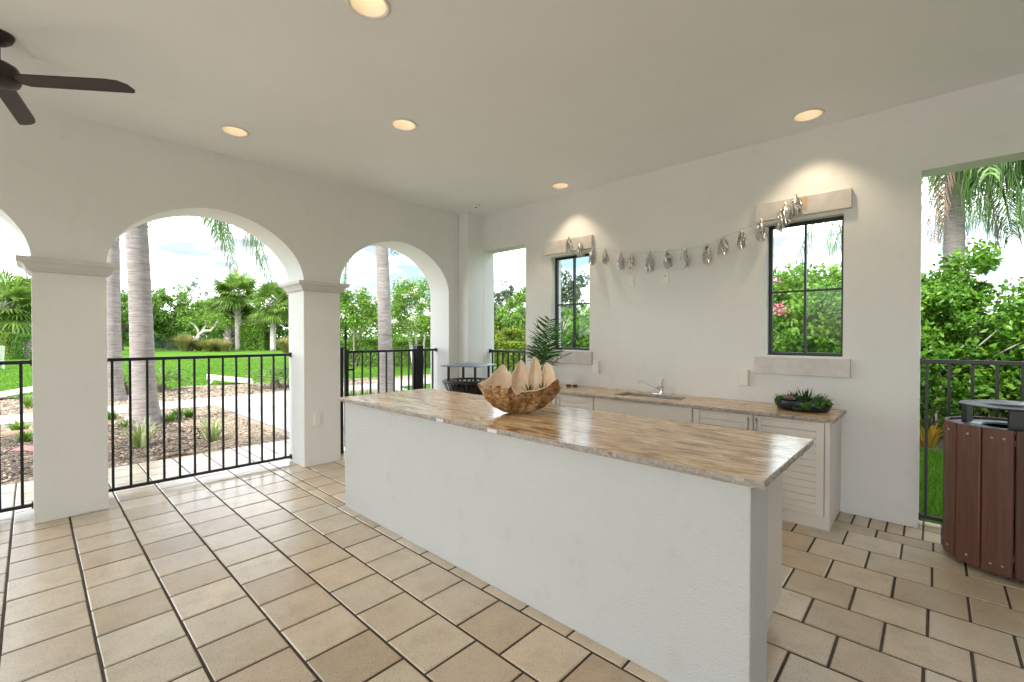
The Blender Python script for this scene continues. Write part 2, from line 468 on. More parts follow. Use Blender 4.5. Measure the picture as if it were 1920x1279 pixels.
sheet('mulch_bed.004', wob([(-7, 8.1), (3.5, 7.9), (6, 8.5), (6, 13), (-9, 14)], .12, 4), GZ + .008, 'mulch_dark')

# chips of bark on the near bed
def chips(name, n, region, z, size, mat, seed):
    r = np.random.default_rng(seed)
    (x0, x1, y0, y1) = region
    P = np.c_[r.uniform(x0, x1, n), r.uniform(y0, y1, n), np.full(n, z) + r.uniform(0, .02, n)]
    a = r.uniform(0, 2 * np.pi, n); ln = size * r.uniform(.5, 1.6, n); wd = ln * r.uniform(.25, .6, n); tl = r.normal(0, .18, n); tl2 = r.normal(0, .18, n)
    u = np.c_[np.cos(a), np.sin(a), tl] * ln[:, None] * .5
    v = np.c_[-np.sin(a), np.cos(a), tl2] * wd[:, None] * .5
    V = np.stack([P - u - v, P + u - v, P + u + v, P - u + v], 1).reshape(-1, 3)
    F = np.arange(4 * n).reshape(-1, 4)
    o = from_mesh(name, bigmesh(name, V, F, mat)); return tag(o, kind='stuff')
tag(chips('bark_chips', 20000, (-9.8, -6.95, -1.0, 1.6), GZ + .02, .026, 'mulch_chip', 3), 'dark brown bark chips covering the bed in front of the palms', 'mulch')
tag(chips('bark_chips', 26000, (-11.05, -6.6, -1.0, 2.55), GZ + .012, .027, 'mulch_chip_tan', 4), 'tan bark chips along the rim of the near bed', 'mulch')
tag(chips('bark_chips', 14000, (-15.4, -12.5, -1.5, 7.5), GZ + .012, .045, 'mulch_chip_tan', 5), 'tan bark chips beyond the garden path', 'mulch')

# ================================================================== FLOOR AND PAVERS
mb = MB(); mb.box((-6.6, YS - .4, -.14), (XE + .3, WYO + .02, -.0042))
floor = tag(mb.build('floor', 'grout'), kind='structure')
pav_cache = {}
def paver_mesh(w_, d_):
    key = (round(w_, 3), round(d_, 3))
    if key not in pav_cache:
        g = .0055; x, y = key[0] / 2 - g, key[1] / 2 - g; c = .005
        m = MB(); m.rects([(-x, -y, x, y, -.02), (-x, -y, x, y, -.0045), (-x + c, -y + c, x - c, y - c, 0)])
        m.f.pop(-2); m.m.pop(-2)
        pav_cache[key] = m.mesh('paver', 'paver')
    return pav_cache[key]
ROWS = [-.42, -.11, .2, .51, .822, 1.14, 1.445, 1.752, 1.85, 2.075, 2.375, 2.66, 2.95, 3.25, 3.553, 3.855, 4.145, 4.32, 4.55, 4.775]
y = -.42
while y > YS - .35: y -= .305; ROWS.insert(0, y)
def inframe(x, y):
    p = Vector((x, y, 0)); d = p.dot(FW)
    if d < .3: return False
    return abs(p.dot(RT) / d * FPX) < 985 and EYE / d * FPX < 665
def hidden(x0, x1, y0, y1):
    if x0 > -3.60 and x1 < -.62 and y0 > 1.83 and y1 < 2.62: return True    # under the island
    if x0 > -3.6 and x1 < -.56 and y0 > 4.06 and y1 < 4.6: return True       # under the wall cabinets
    if x0 > -3.7 and x1 < -.8 and y0 > 2.5 and y1 < 4.1: return 'x'           # behind the island
    return False
rest = []; npav = 0
ri = 0
for j in range(len(ROWS) - 1):
    y0, y1 = ROWS[j], ROWS[j + 1]
    front = y1 < 1.9
    k0 = ROWS.index(.51)
    if front:
        pitch, ph = .3, (-2.785 if (j - k0) % 2 == 0 else -2.935) + .0
        if abs(y0 - .51) < 1e-6: ph = -2.79
    elif y0 > 4.3:
        pitch, ph = .102, -.356
    else:
        pitch = .307; ph = {1.85: -.32, 2.075: -.17, 2.375: -.33, 2.66: -.17, 2.95: -.32, 3.25: -.16, 3.553: -.305, 3.855: -.15, 4.145: -.3}[y0]
    k = math.floor((-6.6 - ph) / pitch)
    while True:
        x0 = ph + k * pitch; x1 = x0 + pitch; k += 1
        if x0 > XE + .3: break
        x0 = max(x0, -6.6); x1 = min(x1, XE + .3)
        if x1 - x0 < .04: continue
        if y0 > 4.3 and x1 < -.7 and not x1 < -3.7:     # wall row behind the cabinets
            continue
        cx, cyy = (x0 + x1) / 2, (y0 + y1) / 2
        h = hidden(x0, x1, y0, y1)
        if h is True: continue
        vis = any(inframe(a, b) for a in (x0, x1) for b in (y0, y1)) and h != 'x'
        if cyy > 2.6 and cx < -.9 and cx > -5.0: vis = False
        if vis and npav < 295:
            npav += 1
            o = from_mesh('paver', paver_mesh(x1 - x0, y1 - y0), floor, (cx, cyy, rnd.uniform(-.0012, .0012)), (rnd.gauss(0, .0022), rnd.gauss(0, .0022), rnd.gauss(0, .002)))
        else:
            rest.append((cx, cyy, x1 - x0, y1 - y0))
mb = MB()
for cx, cyy, a, b in rest:
    g = .0055; x, y = a / 2 - g, b / 2 - g; c = .005
    mb.rects([(cx - x, cyy - y, cx + x, cyy + y, -.02), (cx - x, cyy - y, cx + x, cyy + y, -.005), (cx - x + c, cyy - y + c, cx + x - c, cyy + y - c, 0)])
tag(mb.build('paver_field', 'paver', floor), kind='stuff')

# ================================================================== CEILING with round openings for the lamps
LIGHTS = [(-4.40, 1.212), (-3.24, 2.139), (-3.205, 4.252), (-.748, 4.25), (-2.204, 1.239)]
def ceiling():
    hs = .16
    us = sorted({LXO, XE + .3} | {round(x + s, 4) for x, _ in LIGHTS for s in (-hs, hs)})
    vsx = sorted({YS - .4, WYO} | {round(y + s, 4) for _, y in LIGHTS for s in (-hs, hs)})
    def islight(i, j):
        a, b = (us[i] + us[i + 1]) / 2, (vsx[j] + vsx[j + 1]) / 2
        return any(abs(a - x) < hs and abs(b - y) < hs for x, y in LIGHTS)
    mb = grid_solid(us, vsx, lambda i, j: not islight(i, j), CZ, CZ + .22, lambda u, v, w_: (u, v, w_))
    n = 48
    for x, y in LIGHTS:              # square-to-round collars, only for the cells' own pieces
        xs = [u for u in us if x - hs - 1e-3 <= u <= x + hs + 1e-3]; ys = [v for v in vsx if y - hs - 1e-3 <= v <= y + hs + 1e-3]
        sq = []; ci = []
        for k in range(n):
            a = 2 * math.pi * k / n; c_, s_ = math.cos(a), math.sin(a); q = hs / max(abs(c_), abs(s_))
            sq.append((x + c_ * q, y + s_ * q, CZ)); ci.append((x + c_ * .094, y + s_ * .094, CZ))
        mb.add(sq + ci, [(k, n + k, n + (k + 1) % n, (k + 1) % n) for k in range(n)])
    return mb
tag(ceiling().build('ceiling', 'ceiling_paint', fix=False), kind='structure')
mb = MB(); mb.box((LXO - .7, YS - 1.0, CZ + .221), (XE + .9, WYO + .7, CZ + .42))
tag(mb.build('roof_slab', 'stucco'), kind='structure')

def recessed_light(x, y, label):
    t = thing('recessed_light', label, 'light', (x, y, CZ), group='recessed ceiling lights')
    m = MB(); m.lathe([(.092, .004), (.106, -.001), (.112, -.006), (.105, -.009), (.094, -.006), (.090, .0), (.092, .004)], 48)
    m.build('trim_ring', 'lamp_white', t, True)
    m = MB(); m.lathe([(.092, .003), (.088, .04), (.078, .10), (.066, .14)], 40)
    m.build('reflector', 'lamp_white', t, True)
    m = MB(); m.lathe([(.066, .140), (.055, .125), (.030, .112), (.0005, .108)], 32)
    m.build('bulb', 'lamp_glow', t, True)
    ld = bpy.data.lights.new('lamp', 'SPOT'); ld.energy = 9; ld.color = (1.0, .80, .56); ld.spot_size = R(96); ld.spot_blend = .55; ld.shadow_soft_size = .04
    lo = bpy.data.objects.new('lamp', ld); C.objects.link(lo); lo.parent = t; lo.location = (0, 0, .004)
for (x, y), lb in zip(LIGHTS, ['lit recessed ceiling light nearest the arched wall, left of the others', 'lit recessed ceiling light in the middle of the ceiling above the island',
                               'lit recessed ceiling light above the small window by the palm plant', 'lit recessed ceiling light washing the wall over the right window',
                               'big lit recessed ceiling light cut by the top edge of the picture']):
    recessed_light(x, y, lb)
m = MB(); m.lathe([(.0005, -.036), (.03, -.036), (.052, -.028), (.058, -.012), (.062, -.008), (.062, .0)], 32, (-4.50, 4.09, CZ))
sm = tag(m.build('smoke_detector', 'white_plastic', None, True), 'small round white smoke detector on the ceiling near the corner', 'smoke detector')
m = MB(); m.lathe([(.0005, -.043), (.012, -.043), (.014, -.036)], 16, (-4.50, 4.09, CZ)); m.build('sensor', 'plate_dark', sm, True)

# ================================================================== ARCADE WALL
COLS = [(-4.1, -3.63), (-2.03, -1.60), (.005, .435), (2.045, 2.46)]
ARCH = [(-3.63, -2.03), (-1.60, .005), (.435, 2.045), (2.46, 4.065)]
def arcade():
    poly = [(YS - .0, SPRING)]
    for a, b in ARCH:
        c, hw = (a + b) / 2, (b - a) / 2
        N = 48
        for k in range(N + 1):
            th = math.pi * (1 - k / N); e = 2 / 1.88
            cs, sn = math.cos(th), math.sin(th)
            poly.append((c + hw * math.copysign(abs(cs) ** e, cs), SPRING + RISE * abs(sn) ** e))
    poly += [(4.065, 0.0), (WYO, 0.0), (WYO, CZ), (YS, CZ)]
    o = []
    for p in poly:
        if not o or (abs(p[0] - o[-1][0]) + abs(p[1] - o[-1][1])) > 1e-5: o.append(p)
    m = MB(); m.prism(o, lambda u, v: (LXO, u, v), lambda u, v: (LX, u, v))
    return m
aw = thing('arcade_wall', 'white stucco wall with round arches on square columns, left side', 'wall', (LX, 1.2, 0))
def under(o, p):
    o.parent = p; o.matrix_parent_inverse = Matrix.Translation(p.location).inverted(); return o
def pbuild(m, name, mat, parent, **k):      # world-coordinate mesh put under a thing
    o = m.build(name, mat, None, **k); bpy.context.view_layer.update()
    o.parent = parent; o.matrix_parent_inverse = parent.matrix_world.inverted(); return o
bpy.context.view_layer.update()
pbuild(arcade(), 'wall', 'stucco', aw, fix=True)
for a, b in COLS:
    m = MB(); m.rects([(LXO, a, LX, b, 0), (LXO, a, LX, b, 1.945)])
    pbuild(m, 'column', 'stucco', aw, bevel=.006)
    prof = [(1.945, .006), (1.952, .018), (1.963, .020), (1.966, .030), (1.975, .031), (1.985, .036), (2.003, .050), (2.012, .064), (2.018, .078), (2.05, .080)]
    m = MB(); m.rects([(LXO - e, a - e, LX + e, b + e, z) for z, e in prof])
    pbuild(m, 'capital', 'soft_trim', aw)
m = MB(); m.box((LX + .001, 4.25, 0), (-4.84, WY, CZ))
tag(m.build('corner_pilaster', 'stucco', bevel=.006), 'plain white pilaster filling the corner between both walls', 'pilaster')

# ================================================================== WINDOW WALL
OP1, OP2 = (-4.84, -4.02), (-.078, 1.35)
WIN = [(-3.585, -3.005), (-1.115, -.548)]
WZ0, WZ1, OPZ = 1.275, 2.455, 2.685
def window_wall():
    us = [LX, OP1[0], OP1[1], WIN[0][0], WIN[0][1], WIN[1][0], WIN[1][1], OP2[0], OP2[1], 2.2, XE]
    zs = [0, WZ0, WZ1, OPZ, CZ]
    def filled(i, j):
        a = (us[i] + us[i + 1]) / 2; z = (zs[j] + zs[j + 1]) / 2
        for o in (OP1, OP2):
            if o[0] < a < o[1] and z < OPZ: return False
        for o in WIN:
            if o[0] < a < o[1] and WZ0 < z < WZ1: return False
        return True
    return grid_solid(us, zs, filled, WY, WYO, lambda u, v, w_: (u, w_, v))
ww = thing('window_wall', 'white stucco wall with two small windows and two open doorways', 'wall', (-2.4, WY, 0))
bpy.context.view_layer.update()
pbuild(window_wall(), 'wall', 'stucco', ww, fix=True)
for (a, b) in WIN:
    y0, y1 = WY + .085, WY + .125
    fr = MB(); t = .029
    fr.box((a, y0, WZ0), (a + t, y1, WZ1)); fr.box((b - t * .8, y0, WZ0), (b, y1, WZ1))
    fr.box((a + t, y0, WZ1 - t), (b - t * .8, y1, WZ1)); fr.box((a + t, y0, WZ0), (b - t * .8, y1, WZ0 + t))
    win = pbuild(fr, 'window', 'bronze_frame', ww, bevel=.003)
    cx = (a + b) / 2 + .002; cz = WZ0 + (WZ1 - WZ0) * .485
    m = MB(); m.box((cx - .008, y0 - .004, WZ0 + t), (cx + .008, y1 - .003, WZ1 - t)); pbuild(m, 'mullion', 'bronze_frame', win)
    for (p, q) in ((a + t, cx - .008), (cx + .008, b - t * .8)):
        m = MB(); m.box((p, y0 + .006, cz - .008), (q, y1 - .006, cz + .008)); pbuild(m, 'muntin', 'bronze_frame', win)
        for (r0, r1) in ((WZ0 + t, cz - .008), (cz + .008, WZ1 - t)):
            m = MB(); m.add([(p, y0 + .02, r0), (q, y0 + .02, r0), (q, y0 + .02, r1), (p, y0 + .02, r1)], [(0, 1, 2, 3)])
            pbuild(m, 'pane', 'window_glass', win)
    x0, x1 = a - .085, b + .055
    m = MB(); m.box((x0, WY - .042, WZ1 + .03), (x1, WY, WZ1 + .19)); pbuild(m, 'header_board', 'header_paint', ww, bevel=.004)
    m = MB(); m.box((x0, WY - .042, WZ0 - .165), (x1, WY, WZ0 - .012)); pbuild(m, 'sill_board', 'header_paint', ww, bevel=.004)

# unseen walls added behind the camera; openings and grey tone shape the room light
fus = [LXO, -2.4, 1.4, 1.8, 4.3, XE + .3]; fzs = [0, 2.7, CZ]
tag(grid_solid(fus, fzs, lambda i, j: not (j == 0 and i in (1, 3)), YS - .35, YS, lambda u, v, w_: (u, w_, v)).build('added_front_wall', 'stucco', fix=True), 'unseen white wall added behind the viewer, two doorways sized to light the room', 'wall')
m = MB(); m.box((XE, YS + .001, 0), (XE + .3, WYO, CZ)); tag(m.build('added_end_wall', 'dim_wall_grey'), 'unseen plain grey wall added far right of the viewer to dim the columns', 'wall')  # added out of view to cut light on the column faces

# ================================================================== WALL BOXES
def wallbox(x, z, w_, h_, d, label, cat='electrical box', dark=None):
    m = MB(); m.box((x - w_ / 2, WY - d, z - h_ / 2), (x + w_ / 2, WY, z + h_ / 2))
    o = tag(m.build('outlet_cover', 'white_plastic', bevel=.006), label, cat)
    if dark:
        k = MB(); k.lathe([(.006, 0), (.006, .003), (.0005, .003)], 12)
        p = k.build('hole', 'plate_dark', o); p.location = (x + dark[0], WY - d, z + dark[1]); p.rotation_euler = (R(90), 0, 0)
    return o
wallbox(-2.885, 1.085, .072, .145, .06, 'white outlet box on the wall left of the sink faucet')
wallbox(-1.285, 1.062, .075, .145, .06, 'white outlet box on the wall left of the right sill board')
o = wallbox(-2.455, 2.065, .074, .118, .008, 'white switch plate on the wall, left one under the garland', 'switch')
k = MB(); k.box((-2.471, WY - .012, 2.033), (-2.439, WY - .008, 2.097)); k.build('rocker', 'white_plastic', o, bevel=.002)
wallbox(-2.06, 2.06, .072, .118, .008, 'white cable plate on the wall, right one under the garland', 'cable plate', (-.004, .02))
m = MB(); m.box((LX, 2.14, .447), (LX + .034, 2.216, .614))
tag(m.build('outlet_cover', 'white_plastic', bevel=.006), 'white outlet box low on the column between the arches', 'electrical box')

# ================================================================== RAILINGS
def railing(name, label, p0, p1, n, z0=.045, z1=1.25, brackets=(1, 1), off=0.0):
    p0, p1 = Vector(p0), Vector(p1); d = p1 - p0; ln = d.length; rz = math.atan2(d.y, d.x)
    t = thing(name, label, 'railing', (p0.x, p0.y, 0), rz)
    m = MB(); m.box((0, -.017, z1 - .03), (ln, .017, z1)); m.build('top_rail', 'black_metal', t, bevel=.003)
    m = MB(); m.box((0, -.015, z0), (ln, .015, z0 + .028)); m.build('bottom_rail', 'black_metal', t, bevel=.003)
    pm = MB(); pm.box((-.0095, -.0095, z0 + .028), (.0095, .0095, z1 - .03)); me = pm.mesh('picket', 'black_metal')
    for k in range(n):
        from_mesh('picket', me, t, (off + (k + .5) * (ln - 2 * off) / n, 0, 0))
    bmx = MB(); bmx.box((0, -.024, -.026), (.012, .024, .026)); bme = bmx.mesh('bracket', 'black_metal')
    for s, x in ((0, 0), (1, ln - .012)):
        if brackets[s]:
            for z in (z1 - .017, z0 + .014): from_mesh('bracket', bme, t, (x, 0, z))
    return t
railing('iron_railing', 'black picket railing filling the wide left arch', (-5.41, .436, 0), (-5.41, 2.044, 0), 13)
railing('iron_railing', 'black picket railing cut off at the left edge of the picture', (-5.41, -1.599, 0), (-5.41, .004, 0), 13)
railing('iron_railing', 'short black railing in the narrow doorway left of the palm plant', (-4.84, 4.69, 0), (-4.10, 4.69, 0), 7, z1=1.245)
railing('iron_railing', 'black picket railing in the right doorway behind the brown bin', (-.078, 4.70, 0), (1.349, 4.70, 0), 12, off=-.022, z1=1.272)
m = MB(); m.rects([(-4.10, 4.66, -4.04, 4.72, 0), (-4.10, 4.66, -4.04, 4.72, 1.30), (-4.095, 4.665, -4.045, 4.715, 1.315)])
tag(m.build('fence_post', 'black_metal', bevel=.003), 'black square post at the right end of the narrow doorway railing', 'post')
# gate in the second arch
GX = -5.33
g = thing('garden_gate', 'black metal picket gate in the right arch with tall latch', 'gate', (GX, 2.57, 0))
bpy.context.view_layer.update()
def gbox(name, a, b, bev=.003, mat='black_metal'):
    m = MB(); m.box(a, b); return pbuild(m, name, mat, g, bevel=bev)
gbox('stile', (GX - .02, 2.655, .07), (GX + .02, 2.70, 1.285))
gbox('stile', (GX - .02, 3.655, .07), (GX + .02, 3.69, 1.27))
gbox('top_rail', (GX - .016, 2.70, 1.235), (GX + .016, 3.655, 1.265)); gbox('bottom_rail', (GX - .016, 2.70, .08), (GX + .016, 3.655, .11))
for k in range(8):
    y = 2.70 + (k + .62) * .955 / 8.2; gbox('picket', (GX - .009, y - .009, .11), (GX + .009, y + .009, 1.235), 0)
m = MB(); m.tube([(GX + .035, 2.65, .98), (GX + .035, 2.65, 1.5)], .013, 10); m.tube([(GX + .035, 2.65, 1.40), (GX + .035, 2.65, 1.46)], .02, 10)
m.tube([(GX + .035, 2.65, 1.5), (GX + .035, 2.65, 1.56)], [.02, .008], 10); m.box((GX + .02, 2.66, 1.02), (GX + .055, 2.76, 1.045)); m.tube([(GX + .035, 2.65, 1.452), (GX + .035, 2.675, 1.43)], [.016, .010], 8)
pbuild(m, 'latch', 'black_metal', g, smooth=False)
for lb, y0, y1, zt in (('black square gate post against the column on the latch side', 2.565, 2.625, 1.295), ('thick black square gate post at the hinge side of the gate', 3.70, 3.80, 1.30)):
    m = MB(); hw = (y1 - y0) / 2; m.rects([(GX - hw, y0, GX + hw, y1, 0), (GX - hw, y0, GX + hw, y1, zt), (GX - hw - .004, y0 - .004, GX + hw + .004, y1 + .004, zt + .001), (GX - hw - .004, y0 - .004, GX + hw + .004, y1 + .004, zt + .012), (GX - hw + .01, y0 + .01, GX + hw - .01, y1 - .01, zt + .022)])
    tag(m.build('gate_post', 'black_metal', bevel=.002), lb, 'post')
railing('iron_railing', 'very short black railing between the gate post and the wall', (GX, 3.80, 0), (GX, 4.064, 0), 2, z1=1.265, brackets=(0, 1))

# ================================================================== COUNTERS
def rough_edge(parent, pts, z0, z1, mat='granite_edge', amp=.005, seed=1, step=.014):
    """a chiselled slab edge along the polyline pts (outward on the right-hand side)"""
    r = random.Random(seed); vs_ = []; fs_ = []
    P = []
    for i in range(len(pts) - 1):
        a, b = Vector(pts[i]), Vector(pts[i + 1]); n = max(2, int((b - a).length / step)); d = (b - a).normalized(); nrm = Vector((d.y, -d.x))
        for k in range(n + (i == len(pts) - 2)):
            P.append((a + (b - a) * k / n, nrm))
    lv = [z1, z1 - (z1 - z0) * .12, z1 - (z1 - z0) * .4, z1 - (z1 - z0) * .72, z0 + .001, z0 - .001]
    bo = [.0005, .003, .0045, .004, .001, -.012]
    for p, n in P:
        for j, z in enumerate(lv):
            o_ = bo[j] + (r.uniform(-1, 1) * amp * .5 if 0 < j < 5 else 0) + (r.uniform(0, amp) if 1 < j < 4 and r.random() < .25 else 0)
            q = p + n * o_; vs_.append((q.x, q.y, z + (r.uniform(-.002, .002) if 0 < j < 4 else 0)))
    k = len(lv)
    for i in range(len(P) - 1):
        for j in range(k - 1):
            a = i * k + j; fs_.append((a, a + 1, a + k + 1, a + k))
    m = MB(); m.add(vs_, fs_); return pbuild(m, 'chiselled_edge', mat, parent, fix=True)

isl = thing('kitchen_island', 'long white stucco island with a polished brown stone top', 'kitchen island', (-2.07, 2.2, 0))
bpy.context.view_layer.update()
IX0, IX1, IY0, IY1, IZ = -3.70, -.445, 1.792, 2.715, .927
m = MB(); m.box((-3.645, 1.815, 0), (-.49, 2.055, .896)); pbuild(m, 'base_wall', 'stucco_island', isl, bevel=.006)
m = MB(); m.box((-3.58, 2.056, .115), (-.56, 2.615, .896)); pbuild(m, 'cabinet', 'cabinet_paint', isl, bevel=.003)
m = MB(); m.box((-3.56, 2.057, 0), (-.585, 2.55, .114)); pbuild(m, 'toe_kick', 'soft_trim', isl)
m = MB(); m.box((IX0, IY0, .897), (IX1, IY1, IZ)); pbuild(m, 'countertop', 'granite', isl)
rough_edge(isl, [(IX0, IY1 + .0), (IX0, IY0), (IX1, IY0), (IX1, IY1), (IX0, IY1)], .897, IZ, seed=3, amp=.006)
for sx, w_ in ((-2.335, .07), (-1.86, .075)):
    m = MB(); m.box((sx, IY0 - .0125, .902), (sx + w_, IY0 - .0105, .922)); pbuild(m, 'price_sticker', 'sticker_white', isl)
m = MB(); m.box((-2.36, IY0 - .0125, .904), (-2.337, IY0 - .0105, .916)); pbuild(m, 'blue_sticker', 'sticker_blue', isl)

# wall cabinets with the sink
CX0, CX1, CY0, CTZ = -3.62, -.525, 3.965, .845
cab = thing('sink_cabinet', 'cream base cabinet with slatted doors and stone counter along the wall', 'cabinet', (-2.07, 4.3, 0))
bpy.context.view_layer.update()
FY = 4.005
m = MB(); m.box((CX0 + .04, FY + .022, .10), (-.553, WY - .002, .813)); pbuild(m, 'carcass', 'cabinet_paint', cab)
m = MB(); m.box((CX0 + .06, FY + .03, 0), (-.557, WY - .002, .099)); pbuild(m, 'toe_kick', 'cabinet_paint', cab)
m = MB(); m.box((-2.58, FY, .105), (-1.565, FY + .021, .808)); pbuild(m, 'sink_panel', 'cabinet_paint', cab, bevel=.002)
m = MB(); m.box((-.583, FY, .105), (-.553, FY + .021, .808)); pbuild(m, 'filler_strip', 'cabinet_paint', cab, bevel=.002)
def door(x0, x1, hx):
    z0, z1, st = .108, .806, .052
    fr = MB(); fr.box((x0, FY, z0), (x0 + st, FY + .021, z1)); fr.box((x1 - st, FY, z0), (x1, FY + .021, z1))
    fr.box((x0 + st, FY + .0, z0), (x1 - st, FY + .021, z0 + .03)); fr.box((x0 + st, FY, z1 - .02), (x1 - st, FY + .021, z1))
    d = pbuild(fr, 'door', 'cabinet_paint', cab, bevel=.0015)
    n = 12; h_ = (z1 - .02 - z0 - .03) / n
    sm_ = MB(); a, b = x0 + st + .001, x1 - st - .001; sm_.rects([(a, FY + .0075, b, FY + .02, .001), (a, FY + .004, b, FY + .02, .005), (a, FY + .004, b, FY + .02, h_ - .005), (a, FY + .0075, b, FY + .02, h_ - .001)])
    me = sm_.mesh('slat', 'cabinet_paint')
    for k in range(n):
        s = from_mesh('slat', me, None, (0, 0, z0 + .03 + k * h_)); s.parent = d; s.matrix_parent_inverse = d.matrix_world.inverted()
    hm = MB(); hm.tube([(hx, FY - .03, .63), (hx, FY - .03, .79)], .0065, 8)
    for z in (.655, .765): hm.tube([(hx, FY - .03, z), (hx, FY, z)], .004, 8)
    pbuild(hm, 'handle', 'steel', d, smooth=True)
bpy.context.view_layer.update()
door(-1.062, -.588, -1.037); door(-1.552, -1.072, -1.098); door(-3.082, -2.593, -3.055); door(-3.575, -3.093, -3.118)
sk = (-2.42, -1.74, 4.10, 4.40)
us = [CX0, sk[0], sk[1], CX1]; vs_ = [CY0, sk[2], sk[3], WY - .003]
pbuild(grid_solid(us, vs_, lambda i, j: not (i == 1 and j == 1), .815, CTZ, lambda u, v, w_: (u, v, w_)), 'countertop', 'granite', cab, fix=True)
rough_edge(cab, [(CX0, WY - .004), (CX0, CY0), (CX1, CY0), (CX1, WY - .004)], .815, CTZ, seed=8)
rough_edge(cab, [(sk[0], sk[2]), (sk[0], sk[3]), (sk[1], sk[3]), (sk[1], sk[2]), (sk[0], sk[2])], .815, CTZ, seed=9, amp=.008)
m = MB(); a, b, c_, d_ = sk[0] - .012, sk[1] + .012, sk[2] - .012, sk[3] + .012
m.add([(a, c_, .814), (b, c_, .814), (b, d_, .814), (a, d_, .814), (a + .03, c_ + .03, .66), (b - .03, c_ + .03, .66), (b - .03, d_ - .03, .66), (a + .03, d_ - .03, .66)],
      [(0, 1, 5, 4), (1, 2, 6, 5), (2, 3, 7, 6), (3, 0, 4, 7), (4, 5, 6, 7)])
pbuild(m, 'sink_basin', 'steel', cab)
m = MB(); m.box((-1.93, CY0 + .075, CTZ + .0008), (-1.885, CY0 + .115, CTZ + .002)); pbuild(m, 'blue_sticker', 'sticker_blue', cab)
# faucet
fa = thing('faucet', 'chrome kitchen faucet with curved spout behind the sink', 'faucet', (-2.06, 4.47, CTZ))
m = MB(); m.lathe([(.0005, .012), (.09, .012), (.105, .009), (.108, 0)], 32, (0, 0, .0008), sy=.28); m.build('base_plate', 'chrome', fa, True)
m = MB(); m.lathe([(.024, .012), (.021, .03), (.019, .08), (.021, .09), (.019, .105), (.008, .115), (.0005, .116)], 24); m.build('body', 'chrome', fa, True)
sp = [(0, 0, .05)] + [(-.20 * math.sin(u), -.10 * math.sin(u), .05 + .085 * (1 - (1 - u / 1.57) ** 2) - .012 * max(0, u - 1.2)) for u in (.25, .5, .75, 1.0, 1.25, 1.5)] + [(-.208, -.105, .115)]
m = MB(); m.tube(sp, [.014, .013, .012, .011, .011, .0105, .0105, .012], 12); m.build('spout', 'chrome', fa, True)
m = MB(); m.tube([(0, 0, .11), (.004, .0, .125), (.012, -.004, .165), (.017, -.006, .185)], [.012, .011, .009, .006], 10); m.build('lever', 'chrome', fa, True)
for k, (x, y) in enumerate(((-3.205, 4.42), (-3.125, 4.435))):
    m = MB(); m.lathe([(.0005, .022), (.024, .022), (.030, .018), (.032, .004), (.030, .0)], 24, (x, y, CTZ + .001))
    tag(m.build('jar_lid', 'red_lid', None, True), ('small dark red round lid on the back counter, left of two', 'small dark red round lid on the back counter, right of two')[k], 'lid', 'dark red lids')
# small black latch bits lying on the left window sill
m = MB(); m.tube([(-3.14, 4.60, WZ0 + .014), (-3.08, 4.61, WZ0 + .016), (-3.03, 4.595, WZ0 + .012)], .011, 8); m.box((-3.10, 4.585, WZ0 + .001), (-3.04, 4.63, WZ0 + .014))
tag(m.build('window_latch', 'black_metal'), 'small black latch lying on the sill of the left window', 'latch')

# ================================================================== CEILING FAN
fn = thing('ceiling_fan', 'dark bronze ceiling fan with wooden blades at the upper left', 'ceiling fan', (-3.99, -.12, CZ), R(50))
m = MB(); m.lathe([(.072, 0), (.072, -.012), (.06, -.04), (.035, -.062), (.016, -.066)], 28); m.build('canopy', 'fan_metal', fn, True)
m = MB(); m.tube([(0, 0, -.06), (0, 0, -.17)], .013, 12); m.build('down_rod', 'fan_metal', fn, True)
m = MB(); m.lathe([(.014, -.155), (.05, -.165), (.085, -.185), (.098, -.215), (.098, -.262), (.088, -.285), (.05, -.30), (.0005, -.305)], 32); m.build('motor', 'fan_metal', fn, True)
bp = [(.10, -.026), (.14, -.046), (.60, -.050), (.66, -.042), (.70, -.014), (.713, .028), (.705, .044), (.69, .048), (.14, .044), (.10, .026)]
bm_ = MB(); n = len(bp)
pit = R(13)
def bl(u, v, z): return (u, v * math.cos(pit), z - v * math.sin(pit))
bm_.add([bl(u, v, -.268) for u, v in bp] + [bl(u, v, -.260) for u, v in bp], [tuple(range(n - 1, -1, -1)), tuple(range(n, 2 * n))] + [(i, (i + 1) % n, n + (i + 1) % n, n + i) for i in range(n)])
bme = bm_.mesh('blade', 'fan_wood')
im = MB(); im.box((.07, -.03, -.258), (.20, .03, -.252)); ime = im.mesh('blade_iron', 'fan_metal')
for k in range(3):
    b_ = from_mesh('blade', bme, fn, None, (0, 0, R(120) * k)); from_mesh('blade_iron', ime, b_)

# ================================================================== BROWN PLANK BIN
bn = thing('litter_bin', 'round brown plank litter bin with raised lid by the right doorway', 'litter bin', (.345, 4.205, 0), R(8))
BR = .292; NS = 13
m = MB(); m.lathe([(.0005, .05), (BR - .035, .05), (BR - .035, .86), (BR - .05, .86), (BR - .05, .06)], 40); m.build('liner', 'black_metal', bn, True)
m = MB(); m.lathe([(BR - .012, .872), (BR - .012, .878), (.12, .882), (.12, .872)], 40); m.build('top_plate', 'grey_lid', bn, True)
for z in (.12, .80):
    m = MB(); m.lathe([(BR - .034, z), (BR - .020, z), (BR - .020, z + .035), (BR - .034, z + .035)], 40); m.build('hoop', 'steel', bn)
wd = 2 * math.pi * BR / NS * .935
sl = MB(); a = wd / 2; arc = .010
secs = []
pr = [(-a, -.016), (-a, -.002), (-a + .005, .003), (0, .006), (a - .005, .003), (a, -.002), (a, -.016)]
sl.prism([(v, u) for u, v in pr], lambda u, v: (u + BR - .006, v, .03), lambda u, v: (u + BR - .006, v, .895))
slm = sl.mesh('slat', 'brown_plank')
